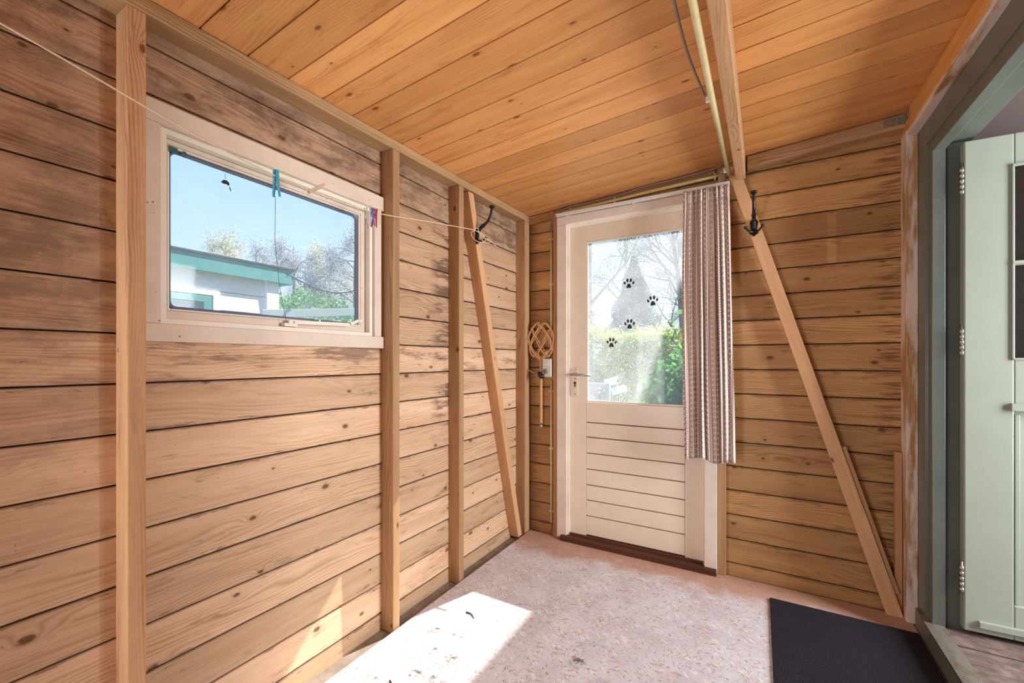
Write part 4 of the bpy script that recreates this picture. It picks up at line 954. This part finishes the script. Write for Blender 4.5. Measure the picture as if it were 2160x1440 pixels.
def bare(loc, h, sd, label, leafn=0, lm='birch2', droop=.1, n0=9, depth=3, lean=(0, 0), nm='bare_tree', spread=.5, lsz=.09):
    random.seed(sd); r0 = empty(nm, (loc[0], loc[1], -.16), label, 'tree'); mb = B(); tips = []
    top = (loc[0] + lean[0], loc[1] + lean[1], h); mb.tube([(loc[0], loc[1], -.2), (loc[0] + lean[0] * .4, loc[1] + lean[1] * .4, h * .5), top], [h * .018, h * .012, h * .003], 8)
    for i in range(n0):
        t = .25 + .75 * i / n0; b0 = (loc[0] + lean[0] * t, loc[1] + lean[1] * t, h * t)
        branches(mb, b0, (random.uniform(-1, 1), random.uniform(-1, 1), random.uniform(.2, .8)), h * .24 * (1.25 - t), h * .005, depth, spread, droop=droop, tips=tips)
    mb.build('trunk', 'bark' if lm != 'birch' else 'bark_pale', r0)
    if leafn: leaves(leafn, clusters(tips, (h * .022, h * .022, h * .04)), lsz, lm, 'crown', r0, seed=sd, aspect=2.5, droop=.5)
    return r0
bare((-1.25, 9.6), 5.2, 31, 'bare branching tree at the upper right of the door glass', 2500, 'birch2', .0, 12, 3, (-.5, 0), spread=.62, lsz=.04)
bare((-3.9, 9.6), 3.3, 33, 'small pink blossoming tree beside the conifer', 3000, 'blossom', .05, 8, 2, (0, 0), nm='blossom_tree', lsz=.05)
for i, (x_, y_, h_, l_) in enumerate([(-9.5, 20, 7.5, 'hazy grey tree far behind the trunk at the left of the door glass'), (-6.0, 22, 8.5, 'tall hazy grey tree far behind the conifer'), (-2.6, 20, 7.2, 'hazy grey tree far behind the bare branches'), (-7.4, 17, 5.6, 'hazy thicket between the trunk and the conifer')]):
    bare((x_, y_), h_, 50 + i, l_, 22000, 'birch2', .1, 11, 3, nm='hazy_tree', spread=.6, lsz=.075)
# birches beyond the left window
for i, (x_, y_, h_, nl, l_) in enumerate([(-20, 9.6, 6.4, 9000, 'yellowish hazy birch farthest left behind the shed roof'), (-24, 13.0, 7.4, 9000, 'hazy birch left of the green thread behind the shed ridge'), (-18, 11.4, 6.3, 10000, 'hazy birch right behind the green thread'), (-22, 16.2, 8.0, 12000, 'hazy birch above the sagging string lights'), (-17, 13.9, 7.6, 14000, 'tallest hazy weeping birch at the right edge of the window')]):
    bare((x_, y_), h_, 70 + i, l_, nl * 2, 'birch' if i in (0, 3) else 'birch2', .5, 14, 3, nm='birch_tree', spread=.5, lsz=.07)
hb = empty('hedge_bush', (-7.5, 6.5, -.16), 'green garden bushes below the birches right of the shed', 'bush')
leaves(9000, ell_s((-8.2, 5.6, 1.3), (1.6, 1.9, 1.35), .7), .09, 'laurel', 'bush_foliage', hb, seed=14)
leaves(9000, ell_s((-6.6, 7.3, .9), (1.6, 2.6, .95), .7), .08, 'privet', 'bush_foliage', hb, seed=15)
# planter box, flowers and white panels outside the door
mb = B(); mb.box(-1.52, -1.139, 3.60, 3.63, -.16, .995, 2); mb.box(-1.15, -1.125, 3.59, 3.64, -.16, .998, 2); tag(mb.build('garden_board', 'greyplank', bevel=.003), 'pale upright board outside the lower left of the door glass', 'board')
random.seed(3)
flo = empty('flower_cluster', (-1.195, 3.55, -.16), 'cream flower cluster in front of the pale garden board', 'flowers')
for i in range(18): fl = B(); fl.ball((-1.195 + random.gauss(0, .028), 3.55 + random.gauss(0, .015), .905 + random.gauss(0, .022)), .015, 8); fl.build('blossom', 'petal', flo)
fs_ = B(); fs_.tube([(-1.19, 3.55, -.16), (-1.195, 3.55, .89)], .006, 6); fs_.build('flower_stem', 'laurel', flo)
def panel(c_, label):
    r0 = empty('garden_lamp', (c_[0], c_[1], -.16), label, 'garden lamp', 'tilted white panels outside the door'); m_ = B()
    R_ = Matrix.Rotation(math.radians(38), 3, 'X') @ Matrix.Rotation(.5, 3, 'Z'); vs = [Vector(c_) + R_ @ Vector((a * .066, b * .05, d)) for d in (-.004, .004) for a, b in ((-1, -1), (1, -1), (1, 1), (-1, 1))]
    m_.addv(vs, vs, [(3, 2, 1, 0), (4, 5, 6, 7), (0, 1, 5, 4), (1, 2, 6, 5), (2, 3, 7, 6), (3, 0, 4, 7)]); m_.build('panel', 'paper', r0)
    m_ = B(); m_.tube([(c_[0], c_[1], -.16), c_], .008, 6); m_.build('stake', 'zinc', r0)
panel((-1.155, 3.78, 1.005), 'upper left white tilted panel behind the garden board'); panel((-1.075, 3.72, .932), 'lower right white tilted panel beside the garden board')
